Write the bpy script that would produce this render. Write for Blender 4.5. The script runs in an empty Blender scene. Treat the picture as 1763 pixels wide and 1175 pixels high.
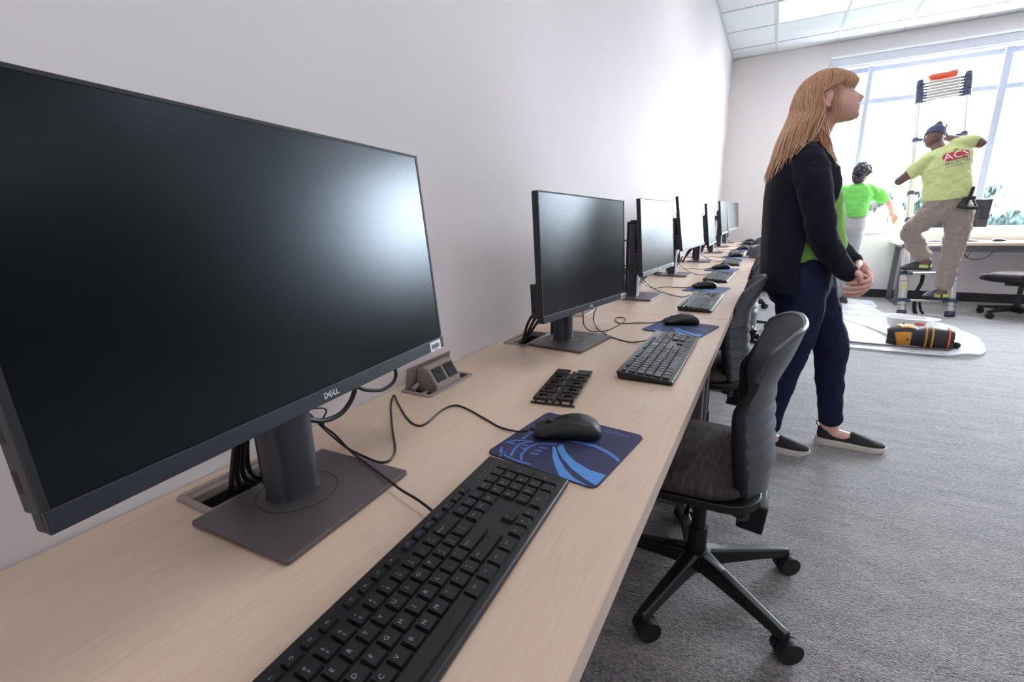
import bpy, bmesh, math, random
from mathutils import Vector, Matrix, noise
from mathutils.bvhtree import BVHTree
random.seed(7)
PI = math.pi
C = bpy.context.scene.collection
scene = bpy.context.scene

# ---------------------------------------------------------------- camera, sky, lights, exposure
cam_data = bpy.data.cameras.new('camera'); cam = bpy.data.objects.new('camera', cam_data); C.objects.link(cam)
cam_data.sensor_width = 36.0; cam_data.lens = 16.339; cam_data.clip_start = 0.02; cam_data.clip_end = 2000
_r, _u, _f = (0.876456, 0.480879, -0.024094), (-0.101331, 0.233144, 0.967148), (-0.470699, 0.845221, -0.253068)
cam.matrix_world = Matrix(((_r[0], _u[0], -_f[0], 0.7248), (_r[1], _u[1], -_f[1], 0.0), (_r[2], _u[2], -_f[2], 1.1047), (0, 0, 0, 1)))
scene.camera = cam
scene.view_settings.view_transform = 'Standard'; scene.view_settings.look = 'None'
scene.view_settings.gamma = 1.0; scene.view_settings.use_curve_mapping = False
scene.view_settings.exposure = 0.95
SKY_STRENGTH = 25.0
LAMP_STRENGTH = 3.0
SUN_STRENGTH = 8.0
world = bpy.data.worlds.new('sky'); scene.world = world; world.use_nodes = True
_nt = world.node_tree; _bg = _nt.nodes['Background']
_bg.inputs['Color'].default_value = (0.80, 0.90, 1.0, 1); _bg.inputs['Strength'].default_value = SKY_STRENGTH
_sd = bpy.data.lights.new('sun', 'SUN'); _sd.energy = SUN_STRENGTH; _sd.angle = 0.01; _sd.color = (1.0, 0.97, 0.92)
sun = bpy.data.objects.new('sun', _sd); C.objects.link(sun)
sun.rotation_euler = Vector((-0.35, 0.75, -0.9)).to_track_quat('-Z', 'Y').to_euler(); sun.location = (2, -5, 20)
# daylight portal in the window opening
_pd = bpy.data.lights.new('window_portal', 'AREA'); _pd.shape = 'RECTANGLE'; _pd.size = 3.4; _pd.size_y = 1.95; _pd.cycles.is_portal = True
_po = bpy.data.objects.new('window_portal', _pd); C.objects.link(_po); _po.location = (2.88, 7.64, 1.83)
_po.rotation_euler = Vector((0, -1, 0)).to_track_quat('-Z', 'Y').to_euler()

# ---------------------------------------------------------------- materials
def lin(c):
    return tuple((x/255/12.92 if x/255 <= .04045 else ((x/255+.055)/1.055)**2.4) for x in c)
def nodes(name):
    m = bpy.data.materials.new(name); m.use_nodes = True
    return m, m.node_tree, m.node_tree.nodes['Principled BSDF']
def pmat(name, col, rough=.5, metal=0.0, spec=.5, var=.06, scale=40, bump=0.0, bscale=300, coat=0.0, sheen=0.0, sub=0.0):
    """plain material with a little procedural colour variation and surface relief"""
    m, nt, b = nodes(name); c = lin(col)
    tc = nt.nodes.new('ShaderNodeTexCoord')
    n = nt.nodes.new('ShaderNodeTexNoise'); n.inputs['Scale'].default_value = scale; n.inputs['Detail'].default_value = 3
    nt.links.new(tc.outputs['Object'], n.inputs['Vector'])
    r = nt.nodes.new('ShaderNodeValToRGB'); r.color_ramp.elements[0].position = .3; r.color_ramp.elements[1].position = .7
    r.color_ramp.elements[0].color = tuple(x*(1-var) for x in c)+(1,); r.color_ramp.elements[1].color = tuple(min(1, x*(1+var)) for x in c)+(1,)
    nt.links.new(n.outputs['Fac'], r.inputs['Fac']); nt.links.new(r.outputs['Color'], b.inputs['Base Color'])
    b.inputs['Roughness'].default_value = rough; b.inputs['Metallic'].default_value = metal
    b.inputs['Specular IOR Level'].default_value = spec; b.inputs['Coat Weight'].default_value = coat
    b.inputs['Sheen Weight'].default_value = sheen; b.inputs['Subsurface Weight'].default_value = sub
    if sub: b.inputs['Subsurface Radius'].default_value = (.008, .004, .003); b.inputs['Subsurface Scale'].default_value = 1.0
    if bump:
        n2 = nt.nodes.new('ShaderNodeTexNoise'); n2.inputs['Scale'].default_value = bscale; n2.inputs['Detail'].default_value = 2
        nt.links.new(tc.outputs['Object'], n2.inputs['Vector'])
        bp = nt.nodes.new('ShaderNodeBump'); bp.inputs['Strength'].default_value = bump; bp.inputs['Distance'].default_value = .002
        nt.links.new(n2.outputs['Fac'], bp.inputs['Height']); nt.links.new(bp.outputs['Normal'], b.inputs['Normal'])
    return m
def emat(name, col, strength):
    m, nt, b = nodes(name)
    b.inputs['Base Color'].default_value = (.9, .9, .9, 1); b.inputs['Emission Color'].default_value = lin(col)+(1,); b.inputs['Emission Strength'].default_value = strength
    return m
def wood_mat(name, light, dark, axis=1):
    m, nt, b = nodes(name)
    tc = nt.nodes.new('ShaderNodeTexCoord'); mp = nt.nodes.new('ShaderNodeMapping')
    mp.inputs['Scale'].default_value = (5, .45, 5) if axis == 1 else (.45, 5, 5)
    nt.links.new(tc.outputs['Object'], mp.inputs['Vector'])
    n = nt.nodes.new('ShaderNodeTexNoise'); n.inputs['Scale'].default_value = 2.2; n.inputs['Detail'].default_value = 3; n.inputs['Distortion'].default_value = .6
    nt.links.new(mp.outputs['Vector'], n.inputs['Vector'])
    # cathedral rings from the noise value
    mu = nt.nodes.new('ShaderNodeMath'); mu.operation = 'MULTIPLY'; mu.inputs[1].default_value = 16.0; nt.links.new(n.outputs['Fac'], mu.inputs[0])
    fr = nt.nodes.new('ShaderNodeMath'); fr.operation = 'FRACT'; nt.links.new(mu.outputs[0], fr.inputs[0])
    rr = nt.nodes.new('ShaderNodeValToRGB'); e = rr.color_ramp.elements
    e[0].position = 0; e[0].color = (0, 0, 0, 1); e[1].position = 1; e[1].color = (0, 0, 0, 1)
    k = rr.color_ramp.elements.new(.86); k.color = (.35, .35, .35, 1); k2 = rr.color_ramp.elements.new(.96); k2.color = (1, 1, 1, 1)
    nt.links.new(fr.outputs[0], rr.inputs['Fac'])
    # fine pores and broad bands
    n2 = nt.nodes.new('ShaderNodeTexNoise'); n2.inputs['Scale'].default_value = 30; n2.inputs['Detail'].default_value = 5; nt.links.new(mp.outputs['Vector'], n2.inputs['Vector'])
    n3 = nt.nodes.new('ShaderNodeTexNoise'); n3.inputs['Scale'].default_value = 1.1; n3.inputs['Detail'].default_value = 2; nt.links.new(mp.outputs['Vector'], n3.inputs['Vector'])
    mx = nt.nodes.new('ShaderNodeMix'); mx.data_type = 'RGBA'; mx.inputs['A'].default_value = lin(light)+(1,); mx.inputs['B'].default_value = lin(dark)+(1,)
    s = nt.nodes.new('ShaderNodeMath'); s.operation = 'MULTIPLY_ADD'; s.inputs[1].default_value = .55; nt.links.new(n3.outputs['Fac'], s.inputs[0])
    s2 = nt.nodes.new('ShaderNodeMath'); s2.operation = 'MULTIPLY_ADD'; s2.inputs[1].default_value = .6; s2.inputs[2].default_value = -.25; nt.links.new(n2.outputs['Fac'], s2.inputs[0]); nt.links.new(s2.outputs[0], s.inputs[2])
    s3 = nt.nodes.new('ShaderNodeMath'); s3.operation = 'MULTIPLY_ADD'; s3.inputs[1].default_value = .26; s3.use_clamp = True; nt.links.new(rr.outputs['Color'], s3.inputs[0]); nt.links.new(s.outputs[0], s3.inputs[2])
    nt.links.new(s3.outputs[0], mx.inputs['Factor']); nt.links.new(mx.outputs['Result'], b.inputs['Base Color'])
    b.inputs['Roughness'].default_value = .38; b.inputs['Specular IOR Level'].default_value = .45
    return m
def carpet_mat(name):
    m, nt, b = nodes(name)
    tc = nt.nodes.new('ShaderNodeTexCoord')
    v = nt.nodes.new('ShaderNodeTexVoronoi'); v.inputs['Scale'].default_value = 1.0; v.inputs['Randomness'].default_value = .9
    mp = nt.nodes.new('ShaderNodeMapping'); mp.inputs['Scale'].default_value = (170, 300, 170); mp.inputs['Rotation'].default_value = (0, 0, .12)
    nt.links.new(tc.outputs['Object'], mp.inputs['Vector']); nt.links.new(mp.outputs['Vector'], v.inputs['Vector'])
    # broad yarn streaks running across the room
    mp2 = nt.nodes.new('ShaderNodeMapping'); mp2.inputs['Scale'].default_value = (2.2, 9, 2); mp2.inputs['Rotation'].default_value = (0, 0, .5)
    nt.links.new(tc.outputs['Object'], mp2.inputs['Vector'])
    n = nt.nodes.new('ShaderNodeTexNoise'); n.inputs['Scale'].default_value = 1.6; n.inputs['Detail'].default_value = 5; n.inputs['Roughness'].default_value = .65; nt.links.new(mp2.outputs['Vector'], n.inputs['Vector'])
    cr = nt.nodes.new('ShaderNodeValToRGB'); e = cr.color_ramp.elements
    e[0].position = .0; e[0].color = lin((54, 49, 52))+(1,); e[1].position = 1; e[1].color = lin((168, 159, 160))+(1,)
    sx = nt.nodes.new('ShaderNodeSeparateColor'); nt.links.new(v.outputs['Color'], sx.inputs['Color'])
    a = nt.nodes.new('ShaderNodeMath'); a.operation = 'MULTIPLY'; a.inputs[1].default_value = .72; nt.links.new(sx.outputs['Red'], a.inputs[0])
    g = nt.nodes.new('ShaderNodeMath'); g.operation = 'MULTIPLY_ADD'; g.inputs[1].default_value = 1.1; g.inputs[2].default_value = -.42; nt.links.new(n.outputs['Fac'], g.inputs[0])
    s = nt.nodes.new('ShaderNodeMath'); s.operation = 'ADD'; s.use_clamp = True; nt.links.new(a.outputs[0], s.inputs[0]); nt.links.new(g.outputs[0], s.inputs[1])
    nt.links.new(s.outputs[0], cr.inputs['Fac']); nt.links.new(cr.outputs['Color'], b.inputs['Base Color'])
    bp = nt.nodes.new('ShaderNodeBump'); bp.inputs['Strength'].default_value = .8; bp.inputs['Distance'].default_value = .004; bp.invert = True
    nt.links.new(v.outputs['Distance'], bp.inputs['Height']); nt.links.new(bp.outputs['Normal'], b.inputs['Normal'])
    b.inputs['Roughness'].default_value = .62; b.inputs['Specular IOR Level'].default_value = .4; b.inputs['Sheen Weight'].default_value = .7; b.inputs['Sheen Roughness'].default_value = .4
    return m
def streak_mat(name, dark, light, scale=(120, 120, 6), rough=.4, spec=.5, bump=.3):
    """fibres running along z: hair"""
    m, nt, b = nodes(name)
    tc = nt.nodes.new('ShaderNodeTexCoord'); mp = nt.nodes.new('ShaderNodeMapping'); mp.inputs['Scale'].default_value = scale
    nt.links.new(tc.outputs['Object'], mp.inputs['Vector'])
    n = nt.nodes.new('ShaderNodeTexNoise'); n.inputs['Scale'].default_value = 1.5; n.inputs['Detail'].default_value = 4; nt.links.new(mp.outputs['Vector'], n.inputs['Vector'])
    r = nt.nodes.new('ShaderNodeValToRGB'); r.color_ramp.elements[0].position = .3; r.color_ramp.elements[1].position = .72
    r.color_ramp.elements[0].color = lin(dark)+(1,); r.color_ramp.elements[1].color = lin(light)+(1,)
    nt.links.new(n.outputs['Fac'], r.inputs['Fac']); nt.links.new(r.outputs['Color'], b.inputs['Base Color'])
    bp = nt.nodes.new('ShaderNodeBump'); bp.inputs['Strength'].default_value = bump; bp.inputs['Distance'].default_value = .003
    nt.links.new(n.outputs['Fac'], bp.inputs['Height']); nt.links.new(bp.outputs['Normal'], b.inputs['Normal'])
    b.inputs['Roughness'].default_value = rough; b.inputs['Specular IOR Level'].default_value = spec
    return m
def glass_mat(name, tint=(1, 1, 1), refl=.06):
    m = bpy.data.materials.new(name); m.use_nodes = True; nt = m.node_tree; nt.nodes.clear()
    o = nt.nodes.new('ShaderNodeOutputMaterial'); t = nt.nodes.new('ShaderNodeBsdfTransparent'); g = nt.nodes.new('ShaderNodeBsdfGlossy')
    t.inputs['Color'].default_value = tuple(tint)+(1,); g.inputs['Roughness'].default_value = .02
    lw = nt.nodes.new('ShaderNodeLayerWeight'); lw.inputs['Blend'].default_value = .5
    pw = nt.nodes.new('ShaderNodeMath'); pw.operation = 'POWER'; pw.inputs[1].default_value = 5.0; nt.links.new(lw.outputs['Facing'], pw.inputs[0])
    f = nt.nodes.new('ShaderNodeMath'); f.operation = 'MULTIPLY_ADD'; f.inputs[1].default_value = .6; f.inputs[2].default_value = .03; nt.links.new(pw.outputs[0], f.inputs[0])
    x = nt.nodes.new('ShaderNodeMixShader'); nt.links.new(f.outputs[0], x.inputs[0]); nt.links.new(t.outputs[0], x.inputs[1]); nt.links.new(g.outputs[0], x.inputs[2]); nt.links.new(x.outputs[0], o.inputs['Surface'])
    return m
def film_mat(name, col, alpha=.5, rough=.25):
    """thin translucent plastic"""
    m = bpy.data.materials.new(name); m.use_nodes = True; nt = m.node_tree; b = nt.nodes['Principled BSDF']
    b.inputs['Base Color'].default_value = lin(col)+(1,); b.inputs['Roughness'].default_value = rough; b.inputs['Specular IOR Level'].default_value = .6
    n = nt.nodes.new('ShaderNodeTexNoise'); n.inputs['Scale'].default_value = 5; n.inputs['Detail'].default_value = 4
    tc = nt.nodes.new('ShaderNodeTexCoord'); nt.links.new(tc.outputs['Object'], n.inputs['Vector'])
    mr = nt.nodes.new('ShaderNodeMapRange'); mr.inputs['From Min'].default_value = .3; mr.inputs['From Max'].default_value = .7
    mr.inputs['To Min'].default_value = alpha-.18; mr.inputs['To Max'].default_value = alpha+.18; nt.links.new(n.outputs['Fac'], mr.inputs['Value'])
    nt.links.new(mr.outputs['Result'], b.inputs['Alpha'])
    return m

M = {}
M['wall'] = pmat('wall paint', (233, 225, 226), .7, spec=.3, var=.012, scale=3, bump=.05, bscale=180)
M['ceiling_tile'] = pmat('ceiling tile', (222, 225, 228), .9, spec=.2, var=.02, scale=60, bump=.25, bscale=260)
M['grid'] = pmat('ceiling grid', (196, 202, 206), .6, var=.01)
M['lamp'] = emat('lamp diffuser', (250, 251, 255), LAMP_STRENGTH)
M['carpet'] = carpet_mat('carpet')
M['baseboard'] = pmat('rubber base', (52, 48, 54), .6, var=.05)
M['frame'] = pmat('window frame', (186, 194, 214), .45, var=.01)
M['sill'] = pmat('sill', (236, 236, 240), .4, var=.01)
M['glass'] = glass_mat('window glass')
M['shade'] = pmat('shade fascia', (205, 209, 220), .5, var=.02)
M['shade_edge'] = pmat('shade edge', (240, 242, 248), .5, var=.01)
M['maple'] = wood_mat('maple laminate', (224, 200, 178), (202, 172, 149))
M['maple_x'] = wood_mat('maple laminate cross', (224, 200, 178), (202, 172, 149), 0)
M['edge'] = pmat('maple edge band', (205, 182, 166), .45, var=.05, scale=12)
M['steel'] = pmat('desk steel', (112, 108, 112), .45, metal=.3, var=.05, scale=90)
M['black'] = pmat('black plastic', (18, 18, 21), .42, var=.12, bump=.12, bscale=900)
M['blackmatte'] = pmat('black matte plastic', (20, 20, 24), .62, var=.1)
M['keycap'] = pmat('key plastic', (20, 20, 24), .42, var=.08, bump=.1, bscale=1200)
M['kbody'] = pmat('keyboard shell', (24, 24, 29), .38, var=.08, bump=.1, bscale=900)
M['cable'] = pmat('cable rubber', (22, 21, 23), .45, var=.1)
M['bezel'] = pmat('monitor bezel', (34, 37, 47), .45, var=.06, bump=.05, bscale=900)
M['housing'] = pmat('monitor housing', (38, 40, 48), .5, var=.06)
M['standgrey'] = pmat('stand paint', (104, 97, 99), .42, metal=.45, var=.06, scale=500)
M['columngrey'] = pmat('stand column', (66, 66, 76), .36, metal=.5, var=.05)
M['legend'] = pmat('legend ink', (158, 158, 166), .6, var=.02)
M['legendblue'] = pmat('legend blue ink', (84, 138, 196), .6, var=.02)
M['logo'] = pmat('logo print', (222, 226, 232), .35, var=.02)
M['label'] = pmat('label paper', (232, 234, 240), .6, var=.02)
M['ink'] = pmat('label ink', (92, 98, 112), .6, var=.02)
M['pad'] = pmat('pad cloth', (54, 56, 90), .6, spec=.4, var=.06, bump=.3, bscale=900)
M['padblue'] = pmat('pad print blue', (88, 146, 214), .6, spec=.4, var=.04)
M['padarc'] = pmat('pad print arc', (92, 132, 200), .85, spec=.2, var=.04)
M['padtext'] = pmat('pad print text', (118, 122, 172), .85, spec=.2, var=.04)
M['taupe'] = pmat('power unit plastic', (152, 138, 132), .5, var=.04)
M['well'] = pmat('power well', (58, 52, 54), .6, var=.1)
M['socket'] = pmat('socket plastic', (30, 31, 35), .4, var=.1)
M['sprue'] = pmat('moulded black plastic', (34, 30, 32), .4, var=.1)
M['chairplastic'] = pmat('chair shell plastic', (74, 76, 84), .34, var=.05, bump=.1, bscale=700)
M['chairframe'] = pmat('chair frame plastic', (19, 19, 22), .45, var=.08)
M['chairbase'] = pmat('chair base plastic', (22, 23, 28), .36, var=.06)
M['chairseat'] = streak_mat('seat fabric', (58, 50, 50), (86, 76, 75), (90, 14, 14), .9, .2, .15)
M['nail'] = pmat('nail', (226, 170, 160), .35, var=.03)
M['skin'] = pmat('skin', (232, 182, 166), .5, var=.06, scale=25, sub=.12)
M['lips'] = pmat('lips', (176, 104, 100), .4, var=.05)
M['skin_dark'] = pmat('dark skin', (116, 86, 80), .5, var=.06, scale=25)  # skin tone raised, with window flare put into the base colour
M['skin_mid'] = pmat('tan skin', (190, 140, 120), .5, var=.06, scale=25)
M['eye'] = pmat('eye white', (235, 232, 230), .2, var=.01)
M['iris'] = pmat('iris', (60, 80, 100), .2, var=.1)
M['hair'] = streak_mat('red blond hair', (178, 128, 98), (250, 212, 178), (260, 260, 5), .42, .4, .16)
M['navyknit'] = pmat('navy knit', (30, 30, 44), .9, spec=.15, var=.12, scale=60, bump=.2, bscale=1400, sheen=.12)
M['green'] = pmat('lime tee', (148, 204, 96), .85, spec=.2, var=.06, scale=30, bump=.15, bscale=600)
M['greenbright'] = pmat('bright green tee', (124, 206, 104), .85, spec=.2, var=.06, scale=30, bump=.15, bscale=600)
M['denim'] = pmat('dark denim', (34, 38, 66), .8, spec=.2, var=.16, scale=40, bump=.2, bscale=1400)
M['shoe'] = pmat('shoe mesh', (28, 26, 30), .75, var=.15, scale=200, bump=.4, bscale=900)
M['sole'] = pmat('shoe sole', (224, 216, 206), .6, var=.04)
M['yellowtee'] = pmat('pale yellow green tee', (208, 216, 150), .85, spec=.2, var=.05, scale=20)
M['khaki'] = pmat('khaki trousers', (156, 142, 132), .85, spec=.2, var=.07, scale=25, bump=.3, bscale=400)
M['greytrousers'] = pmat('grey trousers', (172, 170, 176), .85, spec=.2, var=.05, scale=25)
M['cap'] = pmat('cap cloth', (68, 74, 102), .8, var=.08)  # bright window flare over the cap is put into this cloth colour
M['darkhair'] = pmat('dark curly hair', (62, 54, 62), .75, var=.35, scale=90, bump=.8, bscale=120)
M['red'] = pmat('print red', (196, 58, 66), .7, var=.05)
M['white'] = pmat('white plastic', (232, 230, 230), .4, var=.02)
M['orange'] = pmat('orange foam', (226, 96, 72), .7, var=.12, scale=30)
M['alu'] = pmat('brushed aluminium', (206, 202, 200), .36, metal=.55, var=.06, scale=120)
M['ladderblack'] = pmat('ladder collar', (62, 68, 92), .5, var=.08)  # dark collar lightened to slate: window flare put into the colour
M['strap'] = pmat('webbing', (24, 24, 30), .8, var=.1)
M['amber'] = pmat('amber plastic', (214, 146, 46), .45, var=.06)
M['darkrubber'] = pmat('dark rubber', (38, 36, 42), .55, var=.1)
M['film'] = film_mat('plastic film', (240, 242, 248), .40)
M['board'] = pmat('beige board', (214, 204, 196), .7, var=.04, scale=12)
M['yellowlabel'] = pmat('yellow label', (206, 200, 120), .6, var=.08)
M['shoegrey'] = pmat('work shoe', (66, 64, 68), .7, var=.1)
M['shoelime'] = pmat('shoe accent', (190, 206, 110), .6, var=.05)
M['leaf'] = pmat('far foliage', (58, 70, 66), .9, spec=.1, var=.35, scale=.9)
M['trunk'] = pmat('bark', (110, 96, 84), .9, var=.1)
M['asphalt'] = pmat('car park', (112, 112, 116), .9, var=.06, scale=.2)
M['grass'] = pmat('lawn', (84, 92, 80), .9, var=.12, scale=.3)
M['carwhite'] = pmat('car paint white', (222, 224, 228), .3, var=.01)
M['carred'] = pmat('car paint red', (170, 50, 52), .3, var=.01)
M['carblue'] = pmat('car paint blue', (70, 90, 130), .3, var=.01)
M['carglass'] = pmat('car glass', (40, 48, 58), .1, var=.01)
M['facade'] = pmat('far facade', (196, 190, 186), .8, var=.05, scale=1)
M['facadered'] = pmat('far red band', (190, 70, 70), .7, var=.05, scale=1)
M['screen'] = pmat('anti glare screen', (5, 6, 9), .25, spec=.40, var=.02)
M['screen'].node_tree.nodes['Principled BSDF'].inputs['Specular Tint'].default_value = (.72, .86, 1.0, 1)
M['wall_far'] = pmat('far wall paint', (74, 78, 88), .8, spec=.2, var=.02, scale=3)  # unseen right wall, coloured dark to keep the screen reflections black

# ---------------------------------------------------------------- mesh building
class MB:
    def __init__(s): s.v = []; s.f = []; s.mi = []
    def add(s, vs, fs, mi=0):
        o = len(s.v); s.v += [tuple(v) for v in vs]; s.f += [tuple(i+o for i in f) for f in fs]; s.mi += [mi]*len(fs); return s
    def merge(s, o, mt=None, mi=None):
        vs = o.v if mt is None else [mt @ Vector(v) for v in o.v]
        k = len(s.v); s.v += [tuple(v) for v in vs]; s.f += [tuple(i+k for i in f) for f in o.f]; s.mi += o.mi if mi is None else [mi]*len(o.f); return s
    def box(s, lo, hi, mi=0, mt=None):
        x0, y0, z0 = lo; x1, y1, z1 = hi
        vs = [(x0, y0, z0), (x1, y0, z0), (x1, y1, z0), (x0, y1, z0), (x0, y0, z1), (x1, y0, z1), (x1, y1, z1), (x0, y1, z1)]
        if mt is not None: vs = [mt @ Vector(v) for v in vs]
        return s.add(vs, [(0, 3, 2, 1), (4, 5, 6, 7), (0, 1, 5, 4), (1, 2, 6, 5), (2, 3, 7, 6), (3, 0, 4, 7)], mi)
    def frustum(s, lo, hi, ins, mi=0, mt=None):
        x0, y0, z0 = lo; x1, y1, z1 = hi; i = ins
        vs = [(x0, y0, z0), (x1, y0, z0), (x1, y1, z0), (x0, y1, z0), (x0+i, y0+i, z1), (x1-i, y0+i, z1), (x1-i, y1-i, z1), (x0+i, y1-i, z1)]
        if mt is not None: vs = [mt @ Vector(v) for v in vs]
        return s.add(vs, [(0, 3, 2, 1), (4, 5, 6, 7), (0, 1, 5, 4), (1, 2, 6, 5), (2, 3, 7, 6), (3, 0, 4, 7)], mi)
    def prism(s, poly, z0, z1, mi=0, mt=None):
        n = len(poly); vs = [(x, y, z0) for x, y in poly]+[(x, y, z1) for x, y in poly]
        if mt is not None: vs = [mt @ Vector(v) for v in vs]
        return s.add(vs, [tuple(range(n-1, -1, -1)), tuple(range(n, 2*n))]+[(i, (i+1) % n, n+(i+1) % n, n+i) for i in range(n)], mi)
    def loft(s, rings, cap=True, mi=0, closed=True):
        n = len(rings[0]); vs = [p for r in rings for p in r]; fs = []
        for k in range(len(rings)-1):
            for i in range(n if closed else n-1):
                j = (i+1) % n; fs.append((k*n+i, k*n+j, (k+1)*n+j, (k+1)*n+i))
        if cap: fs += [tuple(range(n-1, -1, -1)), tuple(range((len(rings)-1)*n, len(rings)*n))]
        return s.add(vs, fs, mi)
    def tube(s, pts, r, n=8, mi=0, cap=True, smooth=0, flat=None):
        pts = [Vector(p) for p in pts]; rs = list(r) if isinstance(r, (list, tuple)) else [r]*len(pts)
        if smooth: pts, rs = crom(pts, rs, smooth)
        rings = []; t0 = (pts[1]-pts[0]).normalized(); nrm = t0.orthogonal().normalized()
        if flat is not None: nrm = (Vector(flat)-t0*Vector(flat).dot(t0)).normalized()
        for i, p in enumerate(pts):
            t = (pts[min(i+1, len(pts)-1)]-pts[max(i-1, 0)])
            t = t.normalized() if t.length > 1e-9 else t0
            nrm = (nrm-t*nrm.dot(t)); nrm = nrm.normalized() if nrm.length > 1e-6 else t.orthogonal().normalized(); b = t.cross(nrm)
            ra, rb = rs[i] if isinstance(rs[i], (tuple, list)) else (rs[i], rs[i])
            rings.append([p+nrm*(ra*math.cos(2*PI*k/n))+b*(rb*math.sin(2*PI*k/n)) for k in range(n)])
        return s.loft(rings, cap, mi)
    def limb(s, pts, rs, n=16, smooth=4, mi=0, flat=None):
        """rounded tapering limb: tube with domed ends"""
        p = [Vector(a) for a in pts]; q, rr = crom(p, list(rs), smooth)
        def rad(r): return r if not isinstance(r, (tuple, list)) else max(r)
        def sc(r, k): return r*k if not isinstance(r, (tuple, list)) else (r[0]*k, r[1]*k)
        a = (q[0]-q[1]).normalized(); b = (q[-1]-q[-2]).normalized(); ra, rb = rad(rr[0]), rad(rr[-1])
        pre = [(q[0]+a*ra*.8*h, sc(rr[0], k)) for h, k in ((1, .12), (.85, .53), (.5, .86))]
        post = [(q[-1]+b*rb*.8*h, sc(rr[-1], k)) for h, k in ((.5, .86), (.85, .53), (1, .12))]
        allp = [x[0] for x in pre]+q+[x[0] for x in post]; allr = [x[1] for x in pre]+rr+[x[1] for x in post]
        return s.tube(allp, allr, n, mi, True, 0, flat)
    def lathe(s, prof, n=24, c=(0, 0, 0), mi=0, mt=None, cap=True):
        rings = []
        for r, z in prof:
            ring = [Vector((c[0]+r*math.cos(2*PI*k/n), c[1]+r*math.sin(2*PI*k/n), c[2]+z)) for k in range(n)]
            rings.append([mt @ p for p in ring] if mt is not None else ring)
        return s.loft(rings, cap, mi)
    def cyl(s, p0, p1, r0, r1=None, n=16, mi=0):
        return s.tube([p0, p1], [r0, r0 if r1 is None else r1], n, mi)
    def ball(s, c, r, nu=16, nv=10, mi=0, mt=None):
        rx, ry, rz = r if isinstance(r, (tuple, list)) else (r, r, r); rings = []
        for j in range(nv+1):
            th = PI*(j+.02)/(nv+.04); rings.append([Vector((rx*math.sin(th)*math.cos(2*PI*i/nu), ry*math.sin(th)*math.sin(2*PI*i/nu), -rz*math.cos(th))) for i in range(nu)])
        m = Matrix.Translation(c) @ (mt.to_4x4() if mt is not None else Matrix())
        return s.loft([[m @ p for p in r_] for r_ in rings], True, mi)
    def mesh(s, name, mats, smooth=None):
        me = bpy.data.meshes.new(name); me.from_pydata(s.v, [], s.f); me.validate()
        for m in (mats if isinstance(mats, (list, tuple)) else [mats]): me.materials.append(m)
        if len(me.polygons) == len(s.mi): me.polygons.foreach_set('material_index', s.mi)
        bm = bmesh.new(); bm.from_mesh(me); bmesh.ops.recalc_face_normals(bm, faces=bm.faces); bm.to_mesh(me); bm.free()
        if smooth is not None: shade(me, smooth)
        me.update(); return me
def shade(me, angle):
    """smooth shading with edges sharper than the angle kept hard"""
    me.polygons.foreach_set('use_smooth', [True]*len(me.polygons))
    bm = bmesh.new(); bm.from_mesh(me)
    for e in bm.edges:
        e.smooth = not (len(e.link_faces) == 2 and e.calc_face_angle(0) > angle)
    bm.to_mesh(me); bm.free()
def crom(p, r, k):
    """Catmull-Rom resampling of points and radii"""
    q, rr = [], []; n = len(p)
    def mixr(a, b, t):
        if isinstance(a, (tuple, list)) or isinstance(b, (tuple, list)):
            a = a if isinstance(a, (tuple, list)) else (a, a); b = b if isinstance(b, (tuple, list)) else (b, b)
            return tuple(x+(y-x)*t for x, y in zip(a, b))
        return a+(b-a)*t
    for i in range(n-1):
        p0, p1, p2, p3 = p[max(i-1, 0)], p[i], p[i+1], p[min(i+2, n-1)]
        for j in range(k):
            t = j/k; t2 = t*t; t3 = t2*t
            q.append(.5*((2*p1)+(p2-p0)*t+(2*p0-5*p1+4*p2-p3)*t2+(3*p1-p0-3*p2+p3)*t3)); rr.append(mixr(r[i], r[i+1], t*t*(3-2*t)))
    q.append(p[-1].copy()); rr.append(r[-1]); return q, rr
def obj(name, mb, mats, parent=None, smooth=.6, bevel=0, world=False, seg=2, shift=None):
    """link a mesh object; world=True: the builder's points are world points and get moved into the parent's frame"""
    if world and parent is not None:
        mi = parent.matrix_basis.inverted()
        if parent.parent is not None: mi = mi @ parent.parent.matrix_basis.inverted()
        mb.v = [tuple(mi @ Vector(v)) for v in mb.v]
    me = mb if isinstance(mb, bpy.types.Mesh) else mb.mesh(name, mats, smooth)
    o = bpy.data.objects.new(name, me); C.objects.link(o)
    if parent is not None: o.parent = parent
    if bevel:
        b = o.modifiers.new('bevel', 'BEVEL'); b.width = bevel; b.segments = seg; b.limit_method = 'ANGLE'; b.angle_limit = .6
    return o
def thing(name, label, cat, loc=(0, 0, 0), rz=0, group=None):
    o = bpy.data.objects.new(name, None); C.objects.link(o); o.empty_display_size = .05
    o.location = loc; o.rotation_euler = (0, 0, rz); o['label'] = label; o['category'] = cat
    if group: o['group'] = group
    o.matrix_basis = Matrix.Translation(loc) @ Matrix.Rotation(rz, 4, 'Z')
    return o
def tag(o, label, cat, group=None):
    o['label'] = label; o['category'] = cat
    if group: o['group'] = group
    return o
def struct(name, mb, mats, parent=None, smooth=None, bevel=0):
    o = obj(name, mb, mats, parent, smooth, bevel)
    if parent is None: o['kind'] = 'structure'
    return o
def dup(root, loc, rz, label=None, group=None, parent=None):
    c = root.copy(); C.objects.link(c); c.location = loc; c.rotation_euler = (0, 0, rz)
    if label: c['label'] = label
    if group: c['group'] = group
    for ch in list(root.children):
        d = ch.copy(); C.objects.link(d); d.parent = c
        for g in list(ch.children):
            e = g.copy(); C.objects.link(e); e.parent = d
    return c
_txt = {}
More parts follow.
